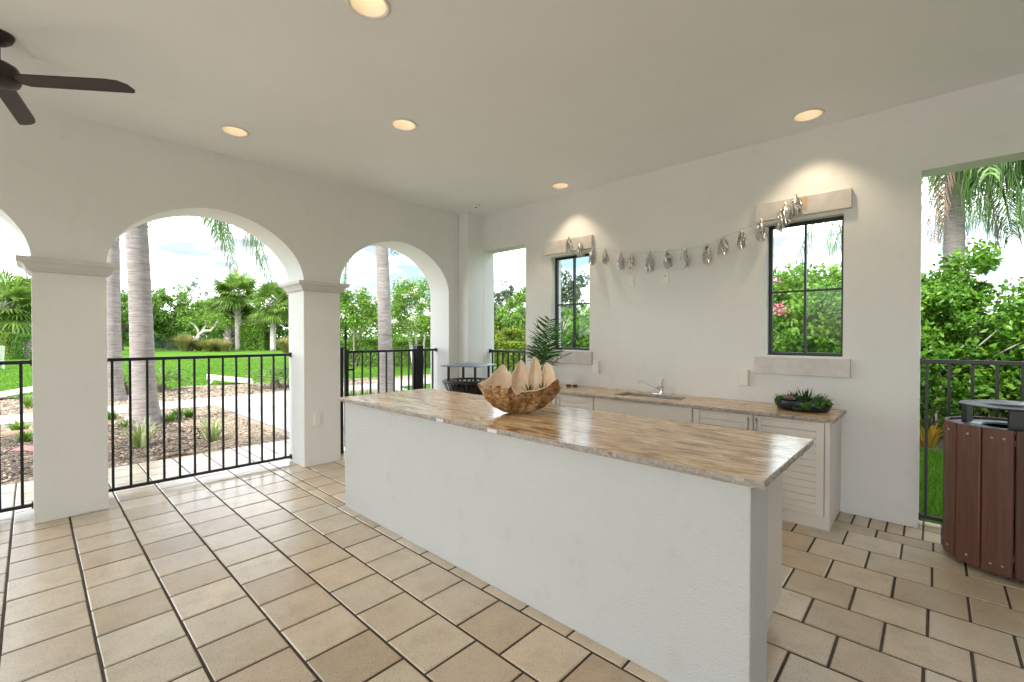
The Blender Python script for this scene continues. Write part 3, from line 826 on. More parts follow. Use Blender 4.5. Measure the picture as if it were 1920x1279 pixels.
sc = MB(); sc.lathe([(.0075, 0), (.0065, .003), (.0005, .0045)], 10); scm = sc.mesh('screw', 'steel', True)
for k in range(NS):
    s_ = from_mesh('slat', slm, bn, None, (0, 0, 2 * math.pi * k / NS))
    bv = s_.modifiers.new('bevel', 'BEVEL'); bv.width = .004; bv.segments = 2; bv.limit_method = 'ANGLE'; bv.angle_limit = R(50)
    for z in (.085, .842):
        for dy in ((0,) if k % 3 else (-.025, .025)):
            from_mesh('screw', scm, s_, (BR - .0005 + .000, dy, z), (0, R(90), 0))
for k in range(3):
    an = R(120) * k + R(150)
    m = MB(); c_, s2 = math.cos(an), math.sin(an)
    m.prism([(.180, -.045), (.208, -.045), (.208, .045), (.180, .045)], lambda u, v: (u * c_ - v * s2, u * s2 + v * c_, .88), lambda u, v: (u * c_ - v * s2, u * s2 + v * c_, 1.005))
    m.build('lid_post', 'black_metal', bn, bevel=.004)
m = MB(); m.lathe([(.0005, 1.006), (.222, 1.006), (.230, 1.010), (.222, 1.016), (.155, 1.022), (.150, 1.030), (.0005, 1.034)], 48); m.build('lid', 'dark_lid', bn, True)

# ================================================================== BLACK SLATTED BIN IN THE CORNER
kb = thing('steel_bin', 'black steel slatted litter bin with flat canopy in the corner', 'litter bin', (-4.40, 3.88, 0), R(20))
prof = [(.25, .06), (.255, .35), (.265, .62), (.285, .74), (.315, .82), (.335, .86)]
m = MB(); m.lathe([(.0005, .05), (.235, .05), (.235, .80)], 36); m.build('liner', 'plate_dark', kb, True)
st = MB()
vsx = []
for r_, z in prof:
    vsx += [(r_ - .006, -.013, z), (r_, -.013, z), (r_, .013, z), (r_ - .006, .013, z)]
fs = []
for i in range(len(prof) - 1):
    for q in range(4): a_, b_ = i * 4 + q, i * 4 + (q + 1) % 4; fs.append((a_, b_, b_ + 4, a_ + 4))
fs += [(3, 2, 1, 0), tuple(len(vsx) - 4 + q for q in range(4))]
st.add(vsx, fs); stm = st.mesh('slat', 'black_metal')
for k in range(32): from_mesh('slat', stm, kb, None, (0, 0, 2 * math.pi * k / 32))
m = MB(); m.lathe([(.342, .855), (.345, .868), (.335, .880), (.25, .888), (.20, .878), (.20, .872), (.33, .852), (.342, .855)], 40); m.build('rim', 'black_metal', kb, True)
for k in range(4):
    an = R(45 + 90 * k); m = MB(); x, y = .27 * math.cos(an), .27 * math.sin(an); m.box((x - .012, y - .012, .875), (x + .012, y + .012, 1.065)); m.build('lid_post', 'black_metal', kb)
m = MB(); e = .262; m.rects([(-e, -e, e, e, 1.062), (-e - .004, -e - .004, e + .004, e + .004, 1.068), (-e, -e, e, e, 1.076), (-.10, -.10, .10, .10, 1.10)]); m.build('lid', 'grey_lid', kb)

# ================================================================== GIANT CLAM SHELL BOWL
def catmull(P, n):
    P = [np.array(p, float) for p in P]; N = len(P); o = []
    for i in range(N):
        p0, p1, p2, p3 = P[i - 1], P[i], P[(i + 1) % N], P[(i + 2) % N]
        for k in range(n):
            t = k / n
            o.append(.5 * ((2 * p1) + (-p0 + p2) * t + (2 * p0 - 5 * p1 + 4 * p2 - p3) * t * t + (-p0 + 3 * p1 - 3 * p2 + p3) * t ** 3))
    return o
SH = Vector((-2.055, 2.262, IZ))
sh = thing('clam_shell_bowl', 'large brown giant clam shell bowl with wavy cream lips on the island', 'shell bowl', SH, YAW)
rim = [(-.285, .03, .190), (-.235, .075, .215), (-.185, .125, .245), (-.108, .195, .325), (-.072, .165, .262), (-.046, .130, .232), (-.028, .150, .275), (.012, .215, .345), (.040, .205, .330), (.066, .145, .225), (.074, .145, .235),
       (.088, .185, .330), (.118, .220, .378), (.142, .200, .345), (.160, .125, .235), (.170, .125, .255), (.198, .160, .338), (.232, .120, .315), (.250, .05, .235), (.272, .005, .165), (.256, -.035, .235), (.225, -.05, .250), (.150, -.070, .205),
       (.06, -.095, .195), (.005, -.120, .182), (-.012, -.175, .165), (-.05, -.145, .200), (-.085, -.180, .188), (-.118, -.140, .212), (-.155, -.145, .192), (-.180, -.095, .205), (-.225, -.065, .165), (-.240, -.01, .185)]
ring = []; _r = random.Random(4)
for i, p in enumerate(rim):
    q = rim[(i + 1) % len(rim)]
    for k in range(5): ring.append(np.array(p) * (1 - k / 5) + np.array(q) * (k / 5) + np.array([_r.gauss(0, .003), _r.gauss(0, .003), _r.gauss(0, .004)]))
for _ in range(1): ring = [.25 * ring[i - 1] + .5 * ring[i] + .25 * ring[(i + 1) % len(ring)] for i in range(len(ring))]
NR = len(ring); NT = 40
m = MB(); V = []; Fq = []
import math as _m
for t_ in range(NT + 1):
    t = t_ / NT
    prf = _m.sin(t * 1.45) / _m.sin(1.45)
    for i, p in enumerate(ring):
        th = _m.atan2(p[1], p[0]); ell = np.array([.235 * _m.cos(th), .155 * _m.sin(th)])
        k = t ** 1.2
        xy = ell * (1 - k) + p[:2] * k
        zz = .21 * (1 - k) + p[2] * k
        fold = _m.sin(t * _m.pi) ** .7
        lobes = 1 + (.085 * _m.sin(8 * th + .4) + .02 * _m.sin(23 * th + 1.3) + .03 * _m.sin(4 * th + 7 * t)) * fold
        scale = ((t * 8.5 + .25 * _m.sin(5 * th)) % 1.0)
        lobes += .034 * scale * fold
        z = zz * (t ** 1.75) + .006 * _m.sin(26 * t + 3 * _m.sin(3 * th)) * t * (1 - t) * 2
        ff = max(0.0, (t - .84) / .16); wf = max(0.0, _m.cos((th + .95) * 1.5)) if abs(th + .95) < 1.04 else 0.0
        xy = xy * (1 + .20 * ff * ff * wf); z -= .035 * ff * ff * wf
        V.append((xy[0] * (.10 + .90 * prf) * lobes, xy[1] * (.10 + .90 * prf) * lobes, z + .004))
for t_ in range(NT):
    for i in range(NR):
        a_, b_ = t_ * NR + i, t_ * NR + (i + 1) % NR; Fq.append((a_, b_, b_ + NR, a_ + NR))
Fq.append(tuple(range(NR - 1, -1, -1)))
m.add(V, Fq); so = m.build('shell', ['shell_inner', 'shell_outer'], sh, True)
sv = so.modifiers.new('solid', 'SOLIDIFY'); sv.thickness = .009; sv.offset = -1; sv.material_offset = 1; sv.material_offset_rim = 0
ss = so.modifiers.new('sub', 'SUBSURF'); ss.levels = 1; ss.render_levels = 1
# little spiky plant inside
def spiky(mb, c, n, ln, wd_, up=(.3, 1.2), seed=0, bend=.35):
    r = random.Random(seed)
    for k in range(n):
        a = 2 * math.pi * (k + r.random() * .6) / n; e = r.uniform(*up); l = ln * r.uniform(.75, 1.1)
        d = Vector((math.cos(a) * math.cos(e), math.sin(a) * math.cos(e), math.sin(e))); s_ = Vector((-math.sin(a), math.cos(a), 0))
        P = Vector(c); vs_ = []
        for j in range(5):
            q = j / 4; w2 = wd_ * (1 - q) ** .7 * (.7 + .6 * q if q < .4 else 1); ctr = P + d * l * q + Vector((math.cos(a), math.sin(a), -1)) * (bend * l * q * q * .4)
            up_ = s_.cross(d) * (wd_ * .35 * (1 - q))
            vs_ += [ctr - s_ * w2 + up_, ctr, ctr + s_ * w2 + up_]
        fs_ = []
        for j in range(4):
            b0 = j * 3; fs_ += [(b0, b0 + 1, b0 + 4, b0 + 3), (b0 + 1, b0 + 2, b0 + 5, b0 + 4)]
        mb.add(vs_, fs_)
m = MB(); spiky(m, (.07, .02, .12), 9, .115, .009, (.5, 1.2), 3); spiky(m, (.16, .02, .14), 7, .09, .009, (.4, 1.2), 5)
ap = m.build('air_plant', 'leaf_house'); ap.location = SH; ap.rotation_euler = (0, 0, YAW); tag(ap, 'small dark green spiky plant sitting inside the clam shell', 'plant')

# ================================================================== FRONDS (general)
def frond(mb, pts, nleaf, lmax, lw, hang=.3, sweep=.6, seed=0, up=Vector((0, 0, 1)), start=.12, rach=.008, taper=.25, vee=.25):
    """pinnate leaf along the points pts"""
    r = random.Random(seed); P = [Vector(p) for p in pts]; n = len(P)
    mb.tube(P, [rach * (1 - .8 * i / (n - 1)) for i in range(n)], 5)
    def at(s):
        x = s * (n - 1); i = min(int(x), n - 2); f = x - i
        return P[i].lerp(P[i + 1], f), (P[i + 1] - P[i]).normalized()
    for k in range(nleaf):
        s = start + (1 - start) * (k + .5) / nleaf; p, d = at(s)
        side0 = d.cross(up)
        if side0.length < 1e-3: side0 = Vector((1, 0, 0))
        side0.normalize(); nup = side0.cross(d).normalized()
        env = math.sin(math.pi * min(1, .18 + .74 * s)) ** .6
        env = max(env, taper) * (1 if s < .93 else .75)
        for sg in (-1, 1):
            l = lmax * env * r.uniform(.85, 1.1)
            dr = (side0 * sg + d * sweep + nup * vee + Vector((r.gauss(0, .16), r.gauss(0, .16), r.gauss(0, .16)))).normalized()
            wv = dr.cross(nup).normalized() * lw * .5
            vs_ = []
            for j in range(4):
                q = j / 3
                c_ = p + dr * l * q * (1 - min(.72, .62 * hang) * q) + Vector((0, 0, -1)) * (hang * l * q ** 1.6) + Vector((r.gauss(0, .03), r.gauss(0, .03), 0)) * l * q
                ww_ = (1 - .15 * abs(q - .3)) if q < .9 else .08
                ww_ = [.55, 1.0, .8, .06][j]
                vs_ += [c_ - wv * ww_, c_ + wv * ww_]
            mb.add(vs_, [(0, 1, 3, 2), (2, 3, 5, 4), (4, 5, 7, 6)])
def arc(base, az, R_, a, b, n=9, s0=0):
    o = []
    for i in range(n):
        s = i / (n - 1); o.append(Vector(base) + Vector((math.cos(az), math.sin(az), 0)) * (R_ * s ** .9) + Vector((0, 0, a * s - b * s * s)))
    return o

# potted palm on the back counter
pp = thing('potted_palm', 'green parlour palm with feathery fronds on the counter behind the shell', 'potted plant', (-3.40, 4.13, CTZ))
m = MB(); m.lathe([(.0005, .001), (.075, .001), (.085, .01), (.11, .17), (.118, .175), (.118, .19), (.10, .19), (.098, .165), (.0005, .16)], 28); m.build('pot', 'pot_clay', pp, True)
zf = .16
rt = Vector((RT.x, RT.y, 0)); fw = Vector((FW.x, FW.y, 0))
def pfrond(pts, nl, lm, seed, hang=.18, lw=.0125, upv=None, sweep=.75):
    mm = MB(); frond(mm, pts, nl, lm, lw, hang, sweep, seed, upv or Vector((0, 0, 1)), .22, .005); return mm.build('frond', 'leaf_house', pp)
def curve(p0, mid, end, n=10):
    o = []
    for i in range(n):
        t = i / (n - 1); o.append(Vector(p0) * (1 - t) ** 2 + Vector(mid) * 2 * t * (1 - t) + Vector(end) * t * t)
    return o
B0 = Vector((0, 0, zf))
pfrond(curve(B0, rt * .04 - fw * .04 + Vector((0, 0, .50)), rt * .10 - fw * .09 + Vector((0, 0, .80))), 26, .27, 1, .04, upv=-fw, sweep=.55)
pfrond(curve(B0, rt * .08 - fw * .02 + Vector((0, 0, .40)), rt * .14 - fw * .02 + Vector((0, 0, .70))), 20, .22, 2, .06, upv=-fw)
pfrond(curve(B0, rt * .14 + fw * .02 + Vector((0, 0, .36)), rt * .40 - fw * .03 + Vector((0, 0, .57))), 22, .15, 3, .25)
pfrond(curve(B0, -rt * .10 - fw * .05 + Vector((0, 0, .40)), -rt * .28 - fw * .10 + Vector((0, 0, .46))), 22, .15, 4, .3)
pfrond(curve(B0, rt * .02 - fw * .12 + Vector((0, 0, .40)), rt * .10 - fw * .28 + Vector((0, 0, .52))), 18, .17, 5, .3)
pfrond(curve(B0, -rt * .05 - fw * .10 + Vector((0, 0, .36)), -rt * .16 - fw * .24 + Vector((0, 0, .50))), 18, .16, 6, .3)
pfrond(curve(B0, rt * .14 - fw * .06 + Vector((0, 0, .32)), rt * .34 - fw * .16 + Vector((0, 0, .42))), 18, .16, 7, .3)
pfrond(curve(B0, -rt * .02 + fw * .05 + Vector((0, 0, .42)), rt * .02 + fw * .10 + Vector((0, 0, .62))), 18, .18, 8, .2)

# ================================================================== SUCCULENT BOWL
sb = thing('succulent_bowl', 'long black bowl of mixed green succulents on the back counter', 'planter', (-.775, 4.27, CTZ + .001), R(4))
m = MB(); m.lathe([(.0005, 0), (.80, 0), (.90, .008), (.99, .045), (1.0, .08), (.97, .084), (.94, .075), (.0005, .068)], 40, sx=.195, sy=.095); m.build('bowl', 'bowl_black', sb, True)
def rosette(name, c, n, ln, wd_, mat, seed, up=(.1, 1.3)):
    mm = MB()
    for ring_, fr_ in ((0, 1.0), (1, .8), (2, .55)):
        e = up[0] + (up[1] - up[0]) * ring_ / 2.0
        spiky(mm, c, n - ring_ * 2, ln * fr_, wd_ * fr_, (e * .9, e * 1.1 + .05), seed + ring_, -.3)
    return mm.build(name, mat, sb)
rosette('aloe', (.02, .01, .07), 12, .165, .014, 'leaf_deep', 1, (.4, 1.35))
rosette('aloe', (-.06, .03, .07), 11, .12, .011, 'leaf_deep', 4, (.3, 1.2))
rosette('spiky_succulent', (-.155, 0, .065), 18, .09, .007, 'leaf_succulent', 7, (.3, 1.3))
rosette('spiky_succulent', (.12, .03, .065), 20, .125, .007, 'leaf_deep', 11, (.25, 1.2))
rosette('spiky_succulent', (-.10, .03, .07), 16, .10, .007, 'leaf_deep', 19, (.3, 1.2))
rosette('rosette_succulent', (-.075, -.075, .09), 14, .062, .014, 'leaf_purple', 15, (.15, 1.2))
def bobbles(name, c, rad, n, sz, mat, seed, drop=0):
    r = random.Random(seed); mm = MB()
    for k in range(n):
        p = Vector((r.gauss(0, 1), r.gauss(0, 1), r.gauss(0, .7))).normalized() * rad * r.uniform(.5, 1); p.z = p.z if not drop else -abs(p.z) * drop
        s_ = sz * r.uniform(.7, 1.2)
        mm.lathe([(.0006, s_ * 1.3), (s_ * .6, s_ * .7), (s_, 0), (s_ * .6, -s_ * .5), (.0006, -s_ * .7)], 6, Vector(c) + p)
    return mm.build(name, mat, sb, True)
bobbles('sedum', (.11, -.045, .075), .055, 110, .008, 'leaf_succulent', 2)
bobbles('sedum', (.0, -.055, .085), .05, 80, .008, 'leaf_deep', 3)
bobbles('trailing_sedum', (.035, -.095, .075), .035, 90, .007, 'leaf_succulent', 5, 1.9)
bobbles('trailing_sedum', (-.02, -.105, .03), .035, 60, .007, 'leaf_deep', 6, .8)
bobbles('sedum', (.17, -.02, .07), .035, 60, .008, 'leaf_succulent', 8)
bobbles('sedum', (-.16, -.04, .07), .035, 60, .008, 'leaf_succulent', 9)

# ================================================================== TASSEL GARLAND
gl = thing('tassel_garland', 'string of silver foil tassels hung on the wall between the windows', 'garland', (-2.1, 4.5, 2.4))
TS = [(-3.262, 2.656), (-3.091, 2.566), (-2.916, 2.473), (-2.748, 2.446), (-2.551, 2.379), (-2.424, 2.358), (-2.206, 2.335), (-2.018, 2.328), (-1.836, 2.326), (-1.622, 2.336), (-1.462, 2.394), (-1.305, 2.436), (-1.143, 2.489), (-.988, 2.548), (-.955, 2.60), (-.872, 2.655)]
GY = 4.495
bpy.context.view_layer.update()
m = MB()
sp_ = [(-3.23, GY + .018, 2.662)] + [(x, GY, z - .004) for x, z in TS[1:-1]] + [(-.86, GY + .018, 2.665)]
m.tube(sp_, .0022, 6); pbuild(m, 'string', 'string', gl)
def tassel_mesh(seed):
    r = random.Random(seed); mm = MB()
    mm.tube([(0, 0, .012), (.003, 0, 0), (0, .002, -.018)], [.006, .009, .011], 7)
    for k in range(230):
        a = r.uniform(0, 2 * math.pi); rr = r.uniform(.006, .048); ln = r.uniform(.09, .19); vs_ = []
        s_ = Vector((math.cos(a + 1.57), math.sin(a + 1.57), 0)) * r.uniform(.0016, .0032)
        for j in range(6):
            q = j / 5; out_ = rr * (math.sin(q * 1.75) * .95 + .1)
            p = Vector((math.cos(a) * out_, math.sin(a) * out_ * .7, -.008 - ln * q)) + Vector((r.gauss(0, .006), r.gauss(0, .005), r.gauss(0, .003))) * (.4 + q)
            rot = Matrix.Rotation(r.gauss(0, .9), 3, 'Z') @ Matrix.Rotation(r.gauss(0, .5), 3, 'X'); vs_ += [p - rot @ s_, p + rot @ s_]
        mm.add(vs_, [(0, 1, 3, 2), (2, 3, 5, 4), (4, 5, 7, 6), (6, 7, 9, 8), (8, 9, 11, 10)])
    return mm.mesh('tassel', 'silver_foil')
tms = [tassel_mesh(k) for k in range(5)]
for i, (x, z) in enumerate(TS):
    o = from_mesh('tassel', tms[i % 5], None, (x, GY - .002, z), (0, R({9: -14, 5: 4, 10: 5}.get(i, rnd.uniform(-3, 3))), rnd.uniform(0, 6.28)), (1, 1, rnd.uniform(.92, 1.08)))
    o.parent = gl; o.matrix_parent_inverse = gl.matrix_world.inverted()
m = MB(); m.box((-.865, WY - .0445, 2.53), (-.795, WY - .043, 2.64)); pbuild(m, 'tape', 'masking_tape', gl)

# ================================================================== FOLIAGE
def leaves_np(P, size, rng, flat=.0, aspect=.55, fold=.18):
    n = len(P)
    nr = rng.normal(size=(n, 3)); nr[:, 2] += flat * 1.5
    nr /= np.linalg.norm(nr, axis=1)[:, None]
    u = np.cross(nr, rng.normal(size=(n, 3))); u /= np.linalg.norm(u, axis=1)[:, None] + 1e-9
    v = np.cross(nr, u); s = size * rng.uniform(.6, 1.3, n)[:, None]
    a = P - u * s * .5; b = P + v * s * aspect * .5 + nr * s * fold; c = P + u * s * .5; d = P - v * s * aspect * .5 + nr * s * fold
    V = np.stack([a, b, c, d], 1).reshape(-1, 3); i = np.arange(n) * 4
    F = np.concatenate([np.c_[i, i + 1, i + 2], np.c_[i, i + 2, i + 3]]); return V, F
def crown_points(rad, nclump, per, rng, clump=.28, squash=1.0, lower=-.6, inner=.55):
    cs = []
    while len(cs) < nclump:
        d = rng.normal(size=3); d /= np.linalg.norm(d)
        if d[2] < lower: continue
        cs.append(d * rng.uniform(inner, 1.0))
    cs = np.array(cs) * np.array(rad)
    P = np.repeat(cs, per, 0); g = rng.normal(size=P.shape); g /= np.linalg.norm(g, axis=1)[:, None]
    g *= (rng.uniform(0, 1, len(P)) ** .5)[:, None] * rng.uniform(.6, 1.25, nclump).repeat(per)[:, None]
    return P + g * clump * np.mean(rad), cs
def tree(name, label, cat, loc, h, rad, leaf_size, nclump, per, lmat, bmat='bark', seed=0, trunk_r=.14, lower=-.55, clump=.28, group=None, flowers=None, stems=1, inner=.5, lean=(0, 0)):
    rng = np.random.default_rng(seed); r = random.Random(seed)
    t = thing(name, label, cat, loc, 0, group)
    cz = h - rad[2]
    P, cs = crown_points(rad, nclump, per, rng, clump, 1, lower, inner)
    off = np.array([lean[0], lean[1], cz])
    V, F = leaves_np(P + off, leaf_size, rng)
    me = bigmesh('crown', V, F, lmat); from_mesh('crown', me, t)
    m = MB(); fork = max(.25 * h, min(cz - rad[2] * .55, .6 * h))
    tops = []
    for k in range(stems):
        bx, by = (0, 0) if stems == 1 else (r.uniform(-.12, .12) * stems * .5, r.uniform(-.12, .12) * stems * .5)
        tx, ty = lean[0] * .6 + (r.uniform(-.3, .3) * rad[0] if stems > 1 else 0), lean[1] * .6 + (r.uniform(-.3, .3) * rad[1] if stems > 1 else 0)
        pts = [(bx + (tx - bx) * s + r.gauss(0, .02) * h * .1, by + (ty - by) * s + r.gauss(0, .02) * h * .1, fork * s - (.05 if s == 0 else 0)) for s in (0, .15, .4, .7, 1)]
        tr_ = trunk_r / math.sqrt(stems)
        m.tube(pts, [tr_ * 1.35, tr_ * 1.05, tr_ * .95, tr_ * .85, tr_ * .7], 8); tops.append(Vector(pts[-1]))
    idx = list(range(len(cs))); r.shuffle(idx)
    for i in idx[:min(16, len(idx))]:
        e = Vector(cs[i] + off); b0 = min(tops, key=lambda q: (q - e).length); md = b0.lerp(e, .5) + Vector((r.gauss(0, .1), r.gauss(0, .1), .08)) * rad[0] * .5
        m.tube([b0, b0.lerp(md, .5), md, e], [trunk_r * .5 / math.sqrt(stems), trunk_r * .38 / math.sqrt(stems), trunk_r * .25 / math.sqrt(stems), .01], 6)
    m.build('trunk', bmat, t, True)
    if flowers:
        fm, nf, fs_, fr = flowers
        d = rng.normal(size=(nf, 3)); d[:, 2] = np.abs(d[:, 2]) * fr + d[:, 2] * (1 - fr); d /= np.linalg.norm(d, axis=1)[:, None]
        ctr = d * np.array(rad) * rng.uniform(.92, 1.16, nf)[:, None] + off
        Q = np.repeat(ctr, 40, 0) + rng.normal(size=(nf * 40, 3)) * fs_
        V, F = leaves_np(Q, fs_ * .8, rng, aspect=.9); from_mesh('flowers', bigmesh('flowers', V, F, fm), t)
    return t
def hedge(name, label, p0, p1, depth, h, n, size, mat, seed, z0=0.0, top=.06, cat='hedge', group=None):
    rng = np.random.default_rng(seed); p0, p1 = Vector(p0), Vector(p1); d = p1 - p0; ln = d.length
    t = thing(name, label, cat, (p0.x, p0.y, GZ), math.atan2(d.y, d.x), group)
    u = rng.uniform(0, ln, n); v = rng.uniform(-depth / 2, depth / 2, n); z = rng.uniform(z0, h, n)
    f = rng.integers(0, 3, n)
    v = np.where(f == 0, -depth / 2 + np.abs(rng.normal(0, .07, n)) , v); z = np.where(f == 1, h - np.abs(rng.normal(0, top, n)), z)
    bumpy = .06 * h * np.sin(u * 2.1 + seed) + .03 * h * np.sin(u * 5.7)
    z = z + bumpy * (z / h); v = v + .08 * depth * np.sin(u * 3.3 + z * 2.5)
    V, F = leaves_np(np.c_[u, v, z], size, rng); from_mesh('foliage', bigmesh('foliage', V, F, mat), t)
    m = MB(); r = random.Random(seed); k = max(3, int(ln / .9))
    for i in range(k):
        x = (i + .5) * ln / k
        for q in range(3): m.tube([(x, 0, -.05), (x + r.uniform(-.2, .2), r.uniform(-.2, .2) * depth, h * .45), (x + r.uniform(-.4, .4), r.uniform(-.4, .4) * depth, h * .85)], [.03, .02, .008], 5)
    m.build('stems', 'bark', t)
    return t
G = GZ
def g3(px, D): p = gp(px, D); return (p.x, p.y, G)

# --- near royal-like palms with ringed trunks
def ring_palm(label, loc, r0, r1, h, flare, fronds, seed, lean=(0, 0), extra=(), Rl=2.5):
    t = thing('palm_tree', label, 'palm tree', (loc[0], loc[1], G), 0, 'ringed-trunk palms')
    m = MB(); pts = []; rr = []
    N = 60; r = random.Random(seed)
    for i in range(N + 1):
        s = i / N; z = h * s
        rad = r1 + (r0 - r1) * (1 - s) ** 1.2 + flare * math.exp(-z / .33)
        rad *= 1 + .012 * math.sin(i * 2.4) + r.uniform(-.008, .008)
        pts.append((lean[0] * s * s, lean[1] * s * s, z - .05)); rr.append(rad)
    m.tube(pts, rr, 22); m.build('trunk', 'palm_bark', t, True)
    top = Vector((lean[0], lean[1], h - .1))
    m = MB(); m.tube([top, top + Vector((0, 0, .5)), top + Vector((0, 0, .9))], [r1 * .9, r1 * .85, .05], 14); m.build('crownshaft', 'leaf_fan', t, True)
    top = top + Vector((0, 0, .7))
    for k in range(fronds):
        az = 2 * math.pi * (k + r.uniform(-.2, .2)) / fronds; m = MB()
        e = r.uniform(.3, 1.0)
        frond(m, arc(top, az, Rl * r.uniform(.85, 1.1), 1.5 * e, 1.5 * e + r.uniform(1.2, 2.2), 11), 46, .62, .035, .75, .35, seed * 50 + k, start=.1, rach=.03)
        m.build('frond', 'leaf_pinnate', t)
    for k, (az, R_, a, b, nl, lm, mat) in enumerate(extra):
        m = MB(); frond(m, arc(top, az, R_, a, b, 12), int(nl * 1.7), lm, (.017 if lm > .55 else .02), 1.35, .3, seed * 70 + k, start=.1, rach=.028); m.build('frond', mat, t)
    return t
azr = math.atan2(RT.y, RT.x)
p1 = gp(268, 7.43); p2 = gp(207, 10.2); p3 = gp(723, 11.2)
ring_palm('grey ringed palm trunk with flared foot standing before the left arch', p1, .165, .142, 5.0, .14, 10, 1, lean=(-.05, -.16),
          extra=[(azr + .05, 1.55, 1.0, 3.45, 90, .85, 'leaf_pinnate'), (azr - .12, 1.75, 1.0, 3.55, 90, .85, 'leaf_pinnate'), (azr + .12, 2.05, 1.2, 4.2, 90, .8, 'leaf_pinnate'), (azr - .1, 2.45, 1.2, 4.4, 90, .7, 'leaf_pinnate'), (azr + .3, 1.35, 1.0, 3.2, 80, .75, 'leaf_pinnate'), (azr - .3, 2.2, 1.1, 4.15, 80, .7, 'leaf_pinnate')])
ring_palm('grey ringed palm trunk half hidden behind the left column', p2, .20, .17, 5.6, .12, 9, 2)
ring_palm('grey ringed palm trunk standing before the right arch', p3, .175, .14, 5.4, .09, 10, 3, lean=(-.08, -.16),
          extra=[(azr + math.pi + .1, .8, .9, 4.2, 80, .8, 'leaf_pinnate'), (azr + math.pi - .3, 1.0, 1.0, 4.2, 80, .7, 'leaf_pinnate')])
p4 = gp(1787, 7.7)
ring_palm('ringed palm with long drooping fronds outside the right doorway', p4, .145, .13, 4.5, .08, 8, 4, Rl=2.0,
          extra=[(azr + .15, 1.2, .7, 2.6, 60, .95, 'leaf_pinnate'), (azr - .35, 1.5, .9, 2.7, 60, .95, 'leaf_pinnate'), (azr - 1.3, .9, .7, 2.5, 60, .9, 'leaf_pinnate'), (azr + .8, 1.9, .9, 2.8, 60, .9, 'leaf_pinnate'),
                 (azr + math.pi + .2, 1.1, .8, 2.6, 56, .8, 'leaf_pinnate'), (azr + math.pi - .5, 1.7, 1.0, 3.0, 56, .8, 'leaf_pinnate'), (azr + math.pi + .05, 2.25, 1.2, 3.3, 80, .85, 'leaf_pinnate'), (azr + math.pi - .15, 2.5, 1.2, 3.5, 80, .8, 'leaf_pinnate'), (azr + math.pi + .2, 2.0, 1.1, 3.0, 80, .8, 'leaf_pinnate'), (azr - .6, .55, .2, 2.5, 50, .5, 'leaf_dead'), (azr + math.pi + .5, .8, .2, 2.3, 50, .5, 'leaf_dead'),
                 (azr - .05, 2.1, 1.3, 3.1, 80, .95, 'leaf_pinnate'), (azr - .2, 1.75, 1.0, 2.9, 80, .95, 'leaf_pinnate'), (azr + .3, 1.6, .9, 2.7, 80, .95, 'leaf_pinnate'), (azr - .45, 2.2, 1.2, 3.0, 80, .95, 'leaf_pinnate'), (azr - .9, 1.5, 1.0, 2.9, 60, .9, 'leaf_pinnate'), (azr - 1.7, .5, .5, 2.3, 60, .8, 'leaf_pinnate')])

# --- cabbage palms with fan leaves
def fan_palm(label, loc, h, tr, lr, nl, seed, boots=1, lean=(0, 0)):
    t = thing('cabbage_palm', label, 'palm tree', loc, 0, 'fan-leaved palms'); r = random.Random(seed)
    m = MB(); pts = [(lean[0] * s, lean[1] * s, h * s - .05) for s in [i / 12 for i in range(13)]]; m.tube(pts, [tr * (1.15 - .15 * i / 12) for i in range(13)], 12); m.build('trunk', 'bark_pale', t, True)
    if boots:
        m = MB()
        for k in range(int(46 * boots)):
            s = 1 - .62 * boots * r.random() ** .9; a = r.uniform(0, 6.28); c_ = Vector((lean[0] * s, lean[1] * s, h * s)); d = Vector((math.cos(a), math.sin(a), 0))
            m.tube([c_ + d * tr * .8, c_ + d * tr * 1.5 + Vector((0, 0, .18)) + Vector((-d.y, d.x, 0)) * r.uniform(-.12, .12), c_ + d * tr * 2.1 + Vector((0, 0, .42))], [.07, .06, .03], 5)
        m.build('leaf_bases', 'bark_pale', t)
    top = Vector((lean[0], lean[1], h)); m = MB()
    for k in range(nl):
        az = r.uniform(0, 6.28); el = math.asin(max(-.8, min(1, 1 - 1.7 * (k + .5) / nl)))
        d = Vector((math.cos(az) * math.cos(el), math.sin(az) * math.cos(el), math.sin(el))); pl = lr * r.uniform(.28, .68)
        hub = top + d * pl + Vector((0, 0, -.12 * (1 - d.z))); m.tube([top, top + d * pl * .55 + Vector((0, 0, .06)), hub], [.025, .02, .015], 4)
        side = d.cross(Vector((0, 0, 1)));  side = side.normalized() if side.length > .05 else Vector((1, 0, 0)); nn = side.cross(d)
        for q in range(22):
            fa_ = R(-115 + 230 * q / 21); l = lr * .62 * (1 - .25 * abs(fa_) / 2) * r.uniform(.85, 1.1)
            bd = (d * math.cos(fa_) + side * math.sin(fa_) + nn * .12 * math.cos(fa_ * 2)).normalized(); wv = bd.cross(nn).normalized() * lr * .028
            a0 = hub; a1 = hub + bd * l * .55 + Vector((0, 0, -.05 * l)); a2 = hub + bd * l + Vector((0, 0, -.32 * l))
            m.add([a0, a1 - wv, a1 + wv, a2], [(0, 1, 2), (1, 3, 2)])
    m.build('crown', 'leaf_fan', t); return t
fan_palm('tall cabbage palm, the right trunk of the pair across the lawn', g3(447, 46), 5.9, .26, 2.7, 62, 1, .85, (-.55, .1))
fan_palm('shorter cabbage palm leaning left in the pair across the lawn', g3(430, 47), 4.3, .25, 2.4, 46, 2, 1.4, (-.6, 0))
fan_palm('cabbage palm with criss-cross leaf stubs left of the middle column', g3(512, 45), 4.6, .24, 2.6, 60, 3, .5)
fan_palm('cabbage palm crown at the left edge beyond the lawn', g3(52, 33), 3.6, .23, 2.3, 60, 4, 1.2)
